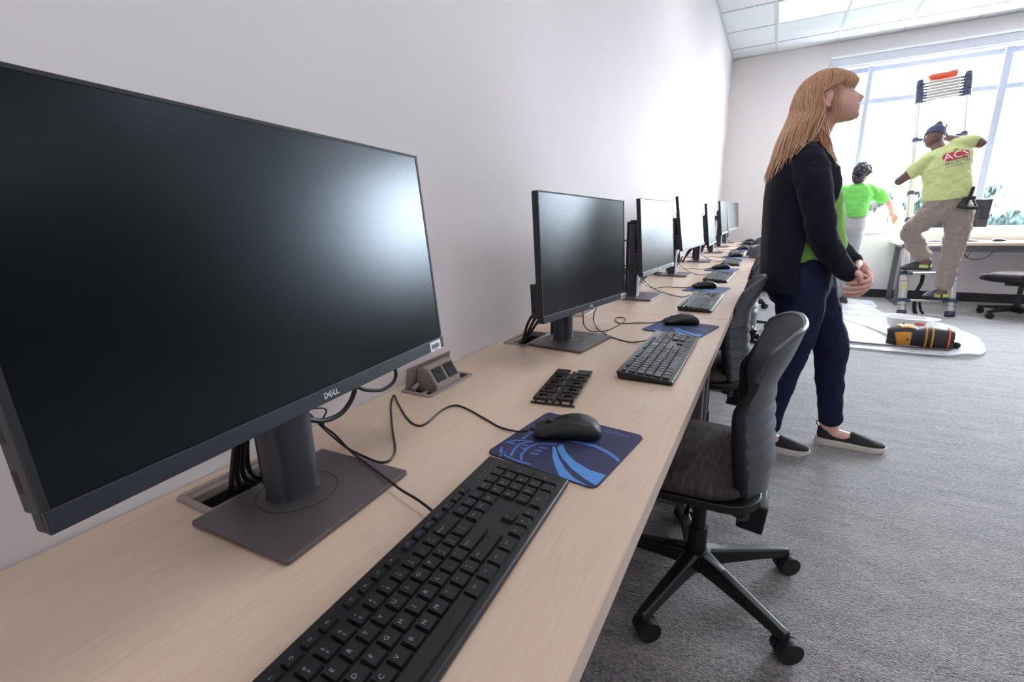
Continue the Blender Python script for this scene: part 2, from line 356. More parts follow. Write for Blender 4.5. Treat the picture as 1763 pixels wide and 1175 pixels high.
def text_mb(t, size, depth=0):
    """flat lettering as (verts, faces) around its centre"""
    key = (t, size)
    if key not in _txt:
        cu = bpy.data.curves.new('t', 'FONT'); cu.body = t; cu.size = size; cu.align_x = 'CENTER'; cu.align_y = 'CENTER'; cu.resolution_u = 2
        o = bpy.data.objects.new('t', cu); C.objects.link(o)
        dg = bpy.context.evaluated_depsgraph_get(); me = o.evaluated_get(dg).to_mesh()
        _txt[key] = ([tuple(v.co) for v in me.vertices], [tuple(p.vertices) for p in me.polygons])
        o.evaluated_get(dg).to_mesh_clear(); bpy.data.objects.remove(o); bpy.data.curves.remove(cu)
    v, f = _txt[key]; m = MB(); m.add(v, f); return m
def strip(pts, w, z, mi=0, mb=None):
    """flat printed stroke along 2-D points"""
    mb = mb or MB(); n = len(pts); vs = []
    for i, (x, y) in enumerate(pts):
        a = pts[max(i-1, 0)]; b = pts[min(i+1, n-1)]; d = math.hypot(b[0]-a[0], b[1]-a[1]) or 1; nx, ny = -(b[1]-a[1])/d*w/2, (b[0]-a[0])/d*w/2
        vs += [(x+nx, y+ny, z), (x-nx, y-ny, z)]
    return mb.add(vs, [(2*i, 2*i+1, 2*i+3, 2*i+2) for i in range(n-1)], mi)
def rrect(x0, y0, x1, y1, r, k=4):
    p = []
    for cx, cy, a in ((x1-r, y1-r, 0), (x0+r, y1-r, PI/2), (x0+r, y0+r, PI), (x1-r, y0+r, 1.5*PI)):
        p += [(cx+r*math.cos(a+PI/2*i/k), cy+r*math.sin(a+PI/2*i/k)) for i in range(k+1)]
    return p
def solidify_remesh(mb, voxel, mat, smooth_it=4, folds=0, fold_scale=.1, name='m'):
    """fuse overlapping closed volumes into one continuous skin"""
    me = mb.mesh(name, mat); o = bpy.data.objects.new(name, me); C.objects.link(o)
    r = o.modifiers.new('r', 'REMESH'); r.mode = 'VOXEL'; r.voxel_size = voxel
    if smooth_it: s = o.modifiers.new('s', 'SMOOTH'); s.factor = .5; s.iterations = smooth_it
    if folds:
        t = bpy.data.textures.new('folds', 'CLOUDS'); t.noise_scale = fold_scale; t.noise_depth = 2
        d = o.modifiers.new('d', 'DISPLACE'); d.texture = t; d.strength = folds; d.mid_level = .5; d.texture_coords = 'LOCAL'
    dg = bpy.context.evaluated_depsgraph_get(); out = bpy.data.meshes.new_from_object(o.evaluated_get(dg)); bpy.data.objects.remove(o)
    out.name = name; out.materials.clear(); out.materials.append(mat)
    out.polygons.foreach_set('use_smooth', [True]*len(out.polygons)); return out
def join_meshes(name, meshes, mats):
    bm = bmesh.new()
    for i, me in enumerate(meshes):
        k = len(bm.faces); bm.from_mesh(me); bm.faces.ensure_lookup_table()
        for f in bm.faces[k:]: f.material_index = i if len(mats) > 1 else 0
    out = bpy.data.meshes.new(name); bm.to_mesh(out); bm.free()
    for m in mats: out.materials.append(m)
    out.polygons.foreach_set('use_smooth', [True]*len(out.polygons)); return out
# ---------------------------------------------------------------- room shell
XR, YF, YB, H = 8.0, -3.6, 7.60, 3.11
struct('floor', MB().box((-.2, YF-.2, -.12), (XR+.2, YB+.2, 0)), M['carpet'])
struct('wall_left', MB().box((-.2, YF, 0), (0, YB, 3.4)), M['wall'])
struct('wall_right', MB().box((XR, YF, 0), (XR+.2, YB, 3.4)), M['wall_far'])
struct('wall_front', MB().box((-.2, YF-.2, 0), (XR+.2, YF, 3.4)), M['wall'])
WX0, WX1, WZ0, WZ1 = 1.17, 4.60, .865, 2.80
wb = MB().box((-.2, YB, 0), (XR+.2, YB+.22, WZ0-.04)).box((-.2, YB, WZ1), (XR+.2, YB+.22, 3.4)).box((-.2, YB, WZ0-.04), (WX0, YB+.22, WZ1)).box((WX1, YB, WZ0-.04), (XR+.2, YB+.22, WZ1))
struct('wall_back', wb, M['wall'])
struct('baseboard_back', MB().box((0, YB-.012, 0), (XR, YB, .108)), M['baseboard'], bevel=.003)
struct('baseboard_left', MB().box((0, YF, 0), (.012, YB-.012, .108)), M['baseboard'], bevel=.003)
# ceiling: slab, lay-in tiles and T bars
cl = struct('ceiling', MB().box((-.2, YF-.2, 3.24), (XR+.2, YB+.22, 3.4)), M['ceiling_tile'])
xs = [0, .516]; 
while xs[-1]+.645 < XR: xs.append(xs[-1]+.645)
xs.append(XR)
ys = [YB, 7.185, 6.54, 5.895]
while ys[-1]-.645 > YF: ys.append(ys[-1]-.645)
ys.append(YF)
LAMPS = [(i, j) for j in (2, 6, 10, 14) for i in (1, 5, 9)]       # two cells wide from column i, in row j
lampcells = {(i+k, j) for i, j in LAMPS for k in (0, 1)}
tile_meshes = {}
for i in range(len(xs)-1):
    for j in range(len(ys)-1):
        if (i, j) in lampcells: continue
        w, d = xs[i+1]-xs[i], ys[j]-ys[j+1]; key = (round(w, 3), round(d, 3))
        if key not in tile_meshes:
            tile_meshes[key] = MB().frustum((-w/2+.012, -d/2+.012, 0), (w/2-.012, d/2-.012, .016), 0).mesh('ceiling_tile', M['ceiling_tile'])
        o = obj('ceiling_tile', tile_meshes[key], None, cl); o.location = ((xs[i]+xs[i+1])/2, (ys[j]+ys[j+1])/2, H+.006)
for x in xs[1:-1]: obj('ceiling_bar', MB().box((x-.012, YF, H), (x+.012, YB, H+.004)).box((x-.002, YF, H+.004), (x+.002, YB, H+.04)), M['grid'], cl, None)
for y in ys[1:-1]: obj('ceiling_bar', MB().box((0, y-.012, H+.0008), (XR, y+.012, H+.0048)).box((0, y-.002, H+.0048), (XR, y+.002, H+.04)), M['grid'], cl, None)
obj('wall_angle', MB().box((0, YF, H-.002), (.02, YB, H+.003)).box((.02, YB-.02, H-.002), (XR, YB, H+.003)), M['grid'], cl, None)
for n, (i, j) in enumerate(LAMPS):
    x0, x1, y1, y0 = xs[i]+.013, xs[i+2]-.013, ys[j]-.013, ys[j+1]+.013
    near = n == 0
    t = thing('ceiling_light', 'bright recessed ceiling light panel in front of the big window' if near else 'recessed ceiling light panel, %s row from the window, %s from the monitor wall' % (('first', 'second', 'third', 'fourth')[n//3], ('first', 'second', 'third')[n % 3]), 'light', ((x0+x1)/2, (y0+y1)/2, H), 0, None if near else 'ceiling lights outside the view')
    w, d = (x1-x0)/2, (y1-y0)/2
    obj('housing', MB().box((-w, -d, .03), (w, d, .09)).box((-w, -d, .004), (w, -d+.012, .03)).box((-w, d-.012, .004), (w, d, .03)).box((-w, -d+.012, .004), (-w+.012, d-.012, .03)).box((w-.012, -d+.012, .004), (w, d-.012, .03)), M['grid'], t, None)
    for s in (-1, 1):
        a, b = (-d+.014, -.09) if s < 0 else (.09, d-.014)
        obj('diffuser', MB().box((-w+.014, a, .012), (w-.014, b, .022)), M['lamp'], t, None)
    obj('centre_lens', MB().prism([(-.085, .028), (-.06, .004), (.06, .004), (.085, .028)], -w+.014, w-.014, mt=Matrix(((0, 0, 1, 0), (1, 0, 0, 0), (0, 1, 0, 0), (0, 0, 0, 1)))), M['lamp'], t, None)
# window
win = struct('window_1', MB().box((WX0, YB+.10, WZ0-.0), (WX1, YB+.16, WZ0+.03)).box((WX0, YB+.10, WZ1-.05), (WX1, YB+.16, WZ1)).box((WX0, YB+.10, WZ0+.03), (WX0+.04, YB+.16, WZ1-.05)).box((WX1-.04, YB+.10, WZ0+.03), (WX1, YB+.16, WZ1-.05)), M['frame'])
mull = [1.56, 2.785, 4.01]
for k, x in enumerate(mull):
    w = .026 if k == 0 else .035
    obj('mullion', MB().box((x-w, YB+.04, WZ0+.0), (x+w, YB+.17, WZ1-.0)), M['frame'], win, None, .004)
edges = [WX0+.04]+[q for x in mull for q in (x-.03, x+.03)]+[WX1-.04]
for k in range(4):
    a, b = edges[2*k], edges[2*k+1]
    obj('transom', MB().box((a, YB+.07, 2.382), (b, YB+.16, 2.437)), M['frame'], win, None, .003)
    for z0, z1 in ((WZ0+.03, 2.382), (2.437, WZ1-.05)):
        obj('pane', MB().box((a, YB+.128, z0), (b, YB+.134, z1)), M['glass'], win, None)
        g = .030; s = .007
        obj('glazing_bead', MB().box((a+g, YB+.112, z0+g), (a+g+s, YB+.127, z1-g)).box((b-g-s, YB+.112, z0+g), (b-g, YB+.127, z1-g)).box((a+g+s, YB+.112, z1-g-s), (b-g-s, YB+.127, z1-g)), M['frame'], win, None)
struct('trim_1', MB().box((WX0-.04, YB-.035, WZ0-.042), (WX1+.04, YB+.10, WZ0-.0005)), M['sill'], bevel=.006)
t = thing('roller_shade', 'white roller shade headbox running along the top of the window', 'shade', (1.124, YB, 2.80))
obj('fascia', MB().box((0, -.085, .012), (3.57, -.002, .105)), M['shade'], t, None, .003)
obj('top_lip', MB().box((-.002, -.105, .106), (3.572, -.002, .128)), M['shade_edge'], t, None, .003)  # whiter than the fascia: light caught on the lip, put into its colour
obj('end_cap', MB().box((-.004, -.088, .010), (-.0005, -.004, .1055)), M['shade'], t, None)
obj('hem_bar', MB().box((.01, -.05, -.012), (3.56, -.028, .011)), M['shade_edge'], t, None, .004)

# ---------------------------------------------------------------- workbench desks with power units
ZT = .737; DW = .612
def unit_y(k): return .27+.46*k
def desk(y0, y1, label):
    d = thing('desk', label, 'desk', (0, y0, 0), 0, None)
    L = y1-y0-.003; hs = [(unit_y(k)-y0+.008, unit_y(k)+.172-y0-.008) for k in range(-5, 17) if y0 < unit_y(k) < y1-.2]
    m = MB(); z0, z1 = ZT-.03, ZT
    m.box((.104, 0, z0), (DW, L, z1)).box((.004, 0, z0), (.038, L, z1)); p = 0
    for a, b in hs: m.box((.038, p, z0), (.104, a, z1)); p = b
    m.box((.038, p, z0), (.104, L, z1))
    obj('desktop', m, M['maple'], d, None)
    obj('edge_band', MB().box((DW, 0, z0), (DW+.002, L, z1-.0003)), M['edge'], d, None)
    for y in (.05, L-.10):
        obj('leg', MB().box((.50, y, .012), (.56, y+.045, z0-.045)), M['steel'], d, None, .004)
        obj('leg', MB().box((.06, y, .012), (.12, y+.045, z0-.045)), M['steel'], d, None, .004)
        obj('foot', MB().box((.04, y+.002, 0), (.58, y+.043, .012)), M['steel'], d, None, .003)
        obj('cross_beam', MB().box((.04, y, z0-.045), (.58, y+.045, z0-.0005)), M['steel'], d, None, .003)
    obj('back_rail', MB().box((.07, .10, z0-.075), (.10, L-.105, z0-.035)), M['steel'], d, None, .003)
    return d
names = ['maple desk nearest the camera in front of the first monitor, running past the second', 'maple desk in the row holding the third and fourth monitors', 'maple desk in the row holding the fifth and sixth monitors', 'last maple desk of the wall row, by the window wall']
desk(-1.92, -.06, 'maple desk at the end of the wall row behind the camera')
for k in range(4): desk(-.06+1.86*k, 1.80+1.86*k, names[k])
OR = ['nearest', 'second', 'third', 'fourth', 'fifth', 'sixth', 'seventh', 'farthest']
def power_unit(k, kind):
    y = unit_y(k)
    lab = {1: 'popped up taupe power unit with two black sockets on the near desk', 0: 'open taupe cable well behind the nearest monitor stand', 2: 'open cable well behind the second monitor stand'}
    u = thing('power_unit', lab.get(k, ('flush open cable well behind the %s monitor along the wall' % OR[k//2]) if kind == 'well' else 'flush closed power unit just beyond the %s monitor along the wall' % OR[k//2]), 'power unit', (.071, y+.086, ZT))
    fr = MB(); w, h = .0435, .086; o_, i_ = rrect(-w, -h, w, h, .008), rrect(-w+.010, -h+.010, w-.010, h-.010, .004); n = len(o_)
    vs = [(x, yy, .0003) for x, yy in o_]+[(x*.97, yy*.985, .004) for x, yy in o_]+[(x, yy, .004) for x, yy in i_]+[(x, yy, -.01) for x, yy in i_]
    fr.add(vs, [(a*n+i, a*n+(i+1) % n, (a+1)*n+(i+1) % n, (a+1)*n+i) for a in range(3) for i in range(n)])
    obj('frame', fr, M['taupe'], u, .5)
    tub = MB(); a, b = .0325, .0745
    tub.box((-a, -b, -.062), (a, b, -.06)).box((-a, -b, -.06), (-a+.002, b, -.0105)).box((a-.002, -b, -.06), (a, b, -.0105)).box((-a+.002, -b, -.06), (a-.002, -b+.002, -.0105)).box((-a+.002, b-.002, -.06), (a-.002, b, -.0105))
    obj('well', tub, M['well'], u, None)
    if kind == 'closed':
        obj('lid', MB().box((-.0315, -.0735, -.004), (.0315, .0735, .003)), M['taupe'], u, None, .002)
    elif kind == 'well':
        obj('lid_edge', MB().box((-.029, -.0725, -.012), (-.022, .0725, .001)), M['taupe'], u, None, .001)
    else:
        prof = [(-.030, -.008), (-.022, .044), (-.004, .054), (.008, .050), (.032, .014), (.034, -.006)]
        mt = Matrix(((1, 0, 0, 0), (0, 0, 1, 0), (0, 1, 0, 0), (0, 0, 0, 1)))
        bd = obj('socket_body', MB().prism(prof, -.048, .043, mt=mt), M['taupe'], u, .5, .0025)
        lid = MB(); P = [(-.036, .0), (-.024, .056), (-.021, .0555), (-.033, .0)]
        lid.prism(P, -.078, .080, mt=mt)
        obj('lid', lid, M['taupe'], u, None, .001)
        obj('hinge', MB().cyl((-.020, -.070, .004), (-.020, -.050, .010), .006).cyl((.005, -.070, -.004), (.005, .070, -.004), .004), M['taupe'], u)
        n = Vector((.036, 0, .024)).normalized(); up = Vector((-n.z, 0, n.x)); c0 = Vector((.020, 0, .032))
        for s in (-1, 1):
            mt2 = Matrix((( up.x, 0, n.x, c0.x), (0, 1, 0, s*.021-.002), (up.z, 0, n.z, c0.z), (0, 0, 0, 1)))
            so = obj('socket', MB().box((-.017, -.0155, .000), (.017, .0155, .0035), mt=mt2), M['socket'], u, None, .001)
            so2 = MB()
            for px in (-.008, .008):
                so2.box((px-.0035, -.0065, .0036), (px+.0035, -.0045, .0042), mt=mt2).box((px-.0028, .0045, .0036), (px+.0028, .0062, .0042), mt=mt2)
                so2.box((px-.0060, -.0015, .0036), (px-.0035, .0015, .0042), mt=mt2)
            obj('slots', so2, M['blackmatte'], so, None)
for k in range(16):
    power_unit(k, 'popup' if k == 1 else ('well' if k % 2 == 0 else 'closed'))
# ---------------------------------------------------------------- monitors
def head_matrix(p, yaw, t, rl):
    n = Vector((math.cos(yaw), math.sin(yaw), 0)); r = Vector((-math.sin(yaw), math.cos(yaw), 0)); u = Vector((-math.sin(t)*n.x, -math.sin(t)*n.y, math.cos(t)))
    r, u = r*math.cos(rl)+u*math.sin(rl), u*math.cos(rl)-r*math.sin(rl); x = r.cross(u)
    return Matrix(((x.x, r.x, u.x, p[0]), (x.y, r.y, u.y, p[1]), (x.z, r.z, u.z, p[2]), (0, 0, 0, 1)))
YZ = Matrix(((0, 0, 1, 0), (1, 0, 0, 0), (0, 1, 0, 0), (0, 0, 0, 1)))      # drawing (a, b, c) -> x=c, y=a, z=b
def logo_mb():
    m = MB(); w = .0013; h = .0036
    m.merge(strip([(-.0105, -h), (-.0105, h)], w, 0)).merge(strip([(-.0108, h-.0006), (-.0080, h-.0006), (-.0062, h-.0022), (-.0057, 0), (-.0062, -h+.0022), (-.0080, -h+.0006), (-.0108, -h+.0006)], w, 0))
    c, s = math.cos(.62), math.sin(.62)
    def e(p): return [(-.0006+x*c-y*s, x*s+y*c) for x, y in p]
    m.merge(strip(e([(-.0026, -.003), (-.0026, .003)]), w, 0))
    for y in (-.0028, 0, .0028): m.merge(strip(e([(-.0028, y), (.0028, y)]), w*.85, 0))
    for x in (.0046, .0090): m.merge(strip([(x, h), (x, -h)], w, 0)).merge(strip([(x-.0006, -h+.0006), (x+.0036, -h+.0006)], w, 0))
    return m
def make_monitor(base_xy, base_rz, hp, label):
    r = thing('monitor', label, 'monitor', (base_xy[0], base_xy[1], ZT), base_rz, 'desk monitors along the wall')
    obj('base', MB().prism(rrect(-.088, -.1055, .088, .1055, .003, 2), .0015, .008), M['standgrey'], r, None, .0012)
    obj('base_ring', MB().lathe([(.0520, .0079), (.0520, .0082), (.0530, .0082), (.0530, .0079)], 40, (-.02, 0, 0), cap=False), M['blackmatte'], r, .3)
    def sec(z, k=1): return [Vector((-.028+.024*k*math.copysign(abs(math.cos(a))**.6, math.cos(a)), .034*k*math.copysign(abs(math.sin(a))**.6, math.sin(a)), z)) for a in (2*PI*i/36 for i in range(36))]
    obj('column', MB().loft([sec(.008, 1.06), sec(.014, 1.0), sec(.335, .98)]), M['columngrey'], r, .5)
    obj('column_back', MB().box((-.060, -.024, .02), (-.050, .024, .345)).box((-.050, -.010, .335), (-.01, .010, .352)), M['black'], r, None, .002)
    h = obj('display_head', MB().box((-.016, -.2685, -.1555), (-.001, .2685, .1555)).frustum((-.20, -.10, 0), (.20, .085, .028), .02, mt=Matrix(((0, 0, -1, -.016), (1, 0, 0, 0), (0, 1, 0, 0), (0, 0, 0, 1)))).box((-.034, -.2655, -.145), (-.016, .2655, -.060)), M['housing'], r, None, .002)
    h.matrix_basis = r.matrix_basis.inverted() @ head_matrix(*hp)
    hl = h.matrix_basis.translation
    obj('tilt_arm', MB().box((-.012, -.020, hl.z-.02), (hl.x-.018, .020, hl.z+.02)).box((hl.x-.052, -.05, hl.z-.05), (hl.x-.044, .05, hl.z+.05)), M['black'], r, None, .002)
    obj('screen', MB().box((-.001, -.2640, -.1378), (.0006, .2640, .1520)), M['screen'], h, None)
    obj('edge_strip', MB().box((-.001, -.2685, .1520), (.0012, .2685, .1555)).box((-.001, -.2685, -.1378), (.0012, -.2640, .1520)).box((-.001, .2640, -.1378), (.0012, .2685, .1520)), M['blackmatte'], h, None)
    obj('chin', MB().box((-.001, -.2685, -.1555), (.0030, .2685, -.1378)), M['bezel'], h, None, .0008)
    obj('logo', logo_mb(), M['logo'], h, None).matrix_basis = YZ @ Matrix.Translation((0, -.1468, .0032))
    lb = MB().box((.0031, .226, -.1560), (.0034, .258, -.1400))
    y = .2300
    rn = random.Random(3)
    while y < .253:
        w = rn.choice((.0004, .0006, .0009)); lb.box((.0035, y, -.1515), (.0036, y+w, -.1445), 1); y += w+rn.choice((.0004, .0007))
    lb.box((.0035, .236, -.1545), (.0036, .247, -.1532), 1)
    o = obj('barcode_label', lb, [M['label'], M['ink']], h, None); o['label'] = 'white barcode sticker on the bezel'
    b = MB()
    for q in range(5): b.box((-.009, .135+.018*q, -.1575), (-.003, .145+.018*q, -.1550))
    obj('buttons', b, M['blackmatte'], h, None)
    obj('ports', MB().box((-.030, -.2662, -.090), (-.022, -.2654, -.074)).box((-.030, -.2662, -.128), (-.022, -.2654, -.112)), M['blackmatte'], h, None)
    return r
HEADS = [((.262, .352, 1.054), .126, .092, -.012), ((.275, 1.266, 1.006), -.094, .059, -.027), ((.272, 2.194, 1.017), -.049, .080, -.006), ((.273, 3.147, 1.061), -.100, .135, .019),
         ((.291, 4.031, 1.031), .011, .123, .002), ((.283, 5.091, 1.073), -.012, .123, .013), ((.286, 5.934, 1.086), -.086, .155, .009), ((.270, 6.80, 1.09), -.05, .10, 0)]
BASES = [((.197, .358), .053), ((.212, 1.294), -.12), ((.194, 2.19), -.06), ((.203, 3.12), -.08), ((.218, 4.10), -.01), ((.218, 5.08), -.02), ((.204, 6.0), -.06), ((.19, 6.84), -.03)]
MLAB = ['large dark monitor filling the left of the view, nearest the camera', 'second monitor along the wall, dark screen turned toward the camera', 'third monitor along the wall, seen near edge on with a grey cable loop behind',
        'fourth monitor along the wall, leaning back with a white window reflection', 'fifth monitor along the wall, narrow and bright from reflection', 'sixth monitor along the wall, pale blue reflection',
        'seventh monitor along the wall, partly behind the sixth', 'eighth and farthest monitor of the wall row, screen edge against the back wall']
monitors = []
for (bxy, brz), hp, lab in zip(BASES, HEADS, MLAB): monitors.append(make_monitor(bxy, brz, hp, lab))
def cable(parent, pts, r=.0019, name='cable', n=7, sm=6, mat='cable'):
    return obj(name, MB().tube(pts, r, n, smooth=sm), M[mat], parent, .8, world=True)

# ---------------------------------------------------------------- keyboards
U = .01905
ROWS = [
 [(1.25, 'Ctrl'), (1.25, 'Win'), (1.25, 'Alt'), (6.25, ''), (1.25, 'Alt'), (1.25, 'Fn'), (1.25, '='), (1.25, 'Ctrl')],
 [(2.25, 'Shift')]+[(1, c) for c in 'ZXCVBNM']+[(1, '<\n,'), (1, '>\n.'), (1, '?\n/'), (2.75, 'Shift')],
 [(1.75, 'Caps')]+[(1, c) for c in 'ASDFGHJKL']+[(1, ':\n;'), (1, '"\n\''), (2.25, 'Enter')],
 [(1.5, 'Tab')]+[(1, c) for c in 'QWERTYUIOP']+[(1, '{\n['), (1, '}\n]'), (1.5, '|\n\\')],
 [(1, '~\n`')]+[(1, a+'\n'+b) for a, b in zip('!@#$%^&*()_+', '1234567890-=')]+[(2, 'Backspace')]]
def key_layout():
    """(u centre, v centre, width, depth, legend)"""
    K = []; m = .0085; v0 = .008
    for r, row in enumerate(ROWS):
        u = m
        for w, t in row: K.append((u+w*U/2, v0+(r+.5)*U, w*U, U, t)); u += w*U
    fv = .1125; fd = .0125
    for i, t in enumerate(['Esc']+['F%d' % q for q in range(1, 13)]):
        u = m+U*(0 if i == 0 else (2+(i-1)+.5*((i-1)//4))); K.append((u+U/2, fv, U, fd, t))
    n0 = m+15*U+.003
    for i, t in enumerate(('*', '-', '+')): K.append((n0+(i+.5)*U, fv, U, fd, t))
    for i, t in enumerate(('Ins', 'Home', 'PgUp')): K.append((n0+(i+.5)*U, v0+4.5*U, U, U, t))
    for i, t in enumerate(('Del', 'End', 'PgDn')): K.append((n0+(i+.5)*U, v0+3.5*U, U, U, t))
    K.append((n0+1.5*U, v0+1.5*U, U, U, '^'))
    for i, t in enumerate(('<', 'v', '>')): K.append((n0+(i+.5)*U, v0+.5*U, U, U, t))
    p0 = n0+3*U+.003
    for r, row in enumerate((None, '123', '456', '789')):
        if row:
            for i, t in enumerate(row): K.append((p0+(i+.5)*U, v0+(r+.5)*U, U, U, t))
    for i, t in enumerate(('Num', '/', '*', '-')): K.append((p0+(i+.5)*U, v0+4.5*U, U, U, t))
    K += [(p0+U, v0+.5*U, 2*U, U, '0'), (p0+2.5*U, v0+.5*U, U, U, '.'), (p0+3.5*U, v0+U, U, 2*U, 'Enter'), (p0+3.5*U, v0+3*U, U, 2*U, '+')]
    return K
KEYS = key_layout()
SL = math.atan2(.010, .127)
def plate(v): return .0100+v*.010/.127
def key_mb(w, d):
    return MB().frustum((-w/2+.0008, -d/2+.0008, -.001), (w/2-.0008, d/2-.0008, .0042), .0016)
_km = {}
def keyboard_body():
    m = MB(); L, D = .442, .127
    pr = [(0, .003), (.004, .0), (.120, .0), (.124, .004), (D, .0195), (D-.001, .0205), (.002, .0105), (0, .0085)]
    a = [Vector((0, y, z)) for y, z in pr]; b = [Vector((.006, y, z)) for y, z in pr]
    lo = lambda x, k: [Vector((x, y, z if z > .006 else max(z, k))) for y, z in pr]
    return m.loft([lo(0, .006), lo(.004, .001), lo(.008, 0), lo(L-.008, 0), lo(L-.004, .001), lo(L, .006)])
def make_keyboard(loc, rz, label, keys=True):
    k = thing('keyboard', label, 'keyboard', (loc[0], loc[1], loc[2]), rz, 'keyboards along the wall desks')
    obj('body', keyboard_body(), M['kbody'], k, .4, .0008)
    if keys:
        lg = MB()
        for u, v, w, d, t in KEYS:
            key = (round(w, 5), round(d, 5))
            if key not in _km: _km[key] = key_mb(w, d).mesh('key', M['keycap'])
            o = obj('key', _km[key], None, k); o.matrix_basis = Matrix.Translation((u, v, plate(v))) @ Matrix.Rotation(SL, 4, 'X')
            if t:
                mt = Matrix.Translation((u, v, plate(v))) @ Matrix.Rotation(SL, 4, 'X')
                if '\n' in t:
                    a, b = t.split('\n'); parts = [(a, .0042, -.0020, .0028), (b, .0042, -.0020, -.0024)]
                elif len(t) == 1: parts = [(t, .0058, -.0022, .0012)]
                else: parts = [(t, .0030 if len(t) > 3 else .0034, -.0005 if w < .03 else -w/2+.0085, .0012)]
                blue = t in ('Fn', 'Ins', 'Home', 'PgUp', 'F9', 'F10', 'F11', 'F12')
                for s, sz, ox, oy in parts: lg.merge(text_mb(s, sz*1.1), mt @ Matrix.Translation((ox, oy*(.5 if d < .015 else 1), .00435)), 1 if blue else 0)
        for q in range(3): lg.merge(strip([(.385+q*.016, .1120), (.3865+q*.016, .1120)], .0015, plate(.112)+.0012))
        obj('key_legends', lg, [M['legend'], M['legendblue']], k, None)
    else:
        ks = MB()
        for u, v, w, d, t in KEYS: ks.merge(key_mb(w, d), Matrix.Translation((u, v, plate(v))) @ Matrix.Rotation(SL, 4, 'X'))
        o = obj('keys', ks, M['keycap'], k, None); o['kind'] = 'stuff'
    return k
KB = [(.5285, .106, .0505), (.562, 1.0177, .0098), (.545, 1.90, -.01), (.527, 2.80, -.02), (.53, 3.77, 0), (.505, 4.74, .01), (.54, 5.72, 0), (.535, 6.47, 0)]
KLAB = ['black keyboard nearest the camera, key legends readable, cut by the bottom edge', 'black keyboard in front of the second monitor', 'black keyboard in front of the third monitor', 'black keyboard in front of the fourth monitor',
        'black keyboard in front of the fifth monitor', 'black keyboard in front of the sixth monitor', 'black keyboard in front of the seventh monitor', 'black keyboard farthest along the wall desks']
keyboards = [make_keyboard((x, y, ZT), PI/2+a, KLAB[i], i < 2) for i, (x, y, a) in enumerate(KB)]

# ---------------------------------------------------------------- mouse pads and mice
def P(l): return [(x/1000, y/1000) for x, y in l]
PA = P([(-15.5,-23.2),(-12.2,-21.0),(-5.1,-28.6),(10.5,-48.6),(34.2,-71.8),(59.4,-88.9),(86.2,-96.5),(79.0,-97),(61.9,-97),(39.9,-96.0),(19.6,-75.1),(1.7,-52.0)])
PB = P([(-8.9,-18.9),(-5.7,-6.9),(14.9,-29.8),(38.4,-45.8),(67.7,-56.0),(95,-57.0),(95,-86.2),(93,-89.4),(70.8,-81.4),(43.9,-67.5),(16.1,-47.2),(-2.0,-28.9)])
PC = P([(-6,10),(6,16),(20.3,18.4),(39.6,21.3),(64.5,14.1),(85.0,3.3),(95,-5.1),(95,-12),(84.5,-4.6),(64.6,5.8),(42.9,12.6),(22.0,10.7),(8,9)])
LN = [P(q) for q in ([(-88.4,-52.7),(-79.4,-37.6),(-67.0,-30.7),(-50.9,-26.0)], [(-84.6,-70),(-78,-82),(-66,-89),(-47.8,-92.3),(-34.3,-93.3),(-14.0,-90.8)], [(-55.1,-86),(-62.8,-66.6),(-66.2,-46.0),(-57.6,-30.3)],
      [(-32.3,-90),(-43.8,-72.4),(-47.7,-48.9),(-42.0,-28.8),(-24,-18),(-12,-12)], [(-70.3,-96),(-68.9,-80.1)], [(-72.6,-28.0),(-73.0,4.3)])]
WN = [P(q) for q in ([(-57.5,-55.2),(-49,-53.3)], [(-58.4,-43.5),(-50.4,-42.6)], [(-33.7,-61.2),(-20.0,-57.9)], [(-33.5,-49.3),(-20.8,-45.9)], [(-32.0,-37.2),(-18.4,-33.3)], [(-83.8,-50.3),(-71.7,-50.0)])]
def fan(poly, z, mi, mb):
    return mb.add([(x, y, z) for x, y in poly], [tuple(range(len(poly)))], mi)
def make_pad(loc, rz, label):
    p = thing('mouse_pad', label, 'mouse pad', (loc[0], loc[1], ZT), rz, 'blue mouse pads on the wall desks')
    obj('cloth', MB().prism(rrect(-.097, -.097, .097, .097, .013), 0, .0030), M['pad'], p, None, .0006)
    m = MB(); z = .0033
    fan(PA, z, 0, m); fan(PB, z, 0, m); fan(PC, z, 1, m)
    for l in LN: strip(l, .0042, z+.0001, 1, m)
    for l in WN: strip(l, .0038, z+.0001, 1, m)
    m.merge(text_mb('MADISON', .0140), Matrix.Translation((.043, .0790, z)) @ Matrix.Rotation(PI, 4, 'Z'), 2)
    obj('print', m, [M['padblue'], M['padarc'], M['padtext']], p, None)
    return p
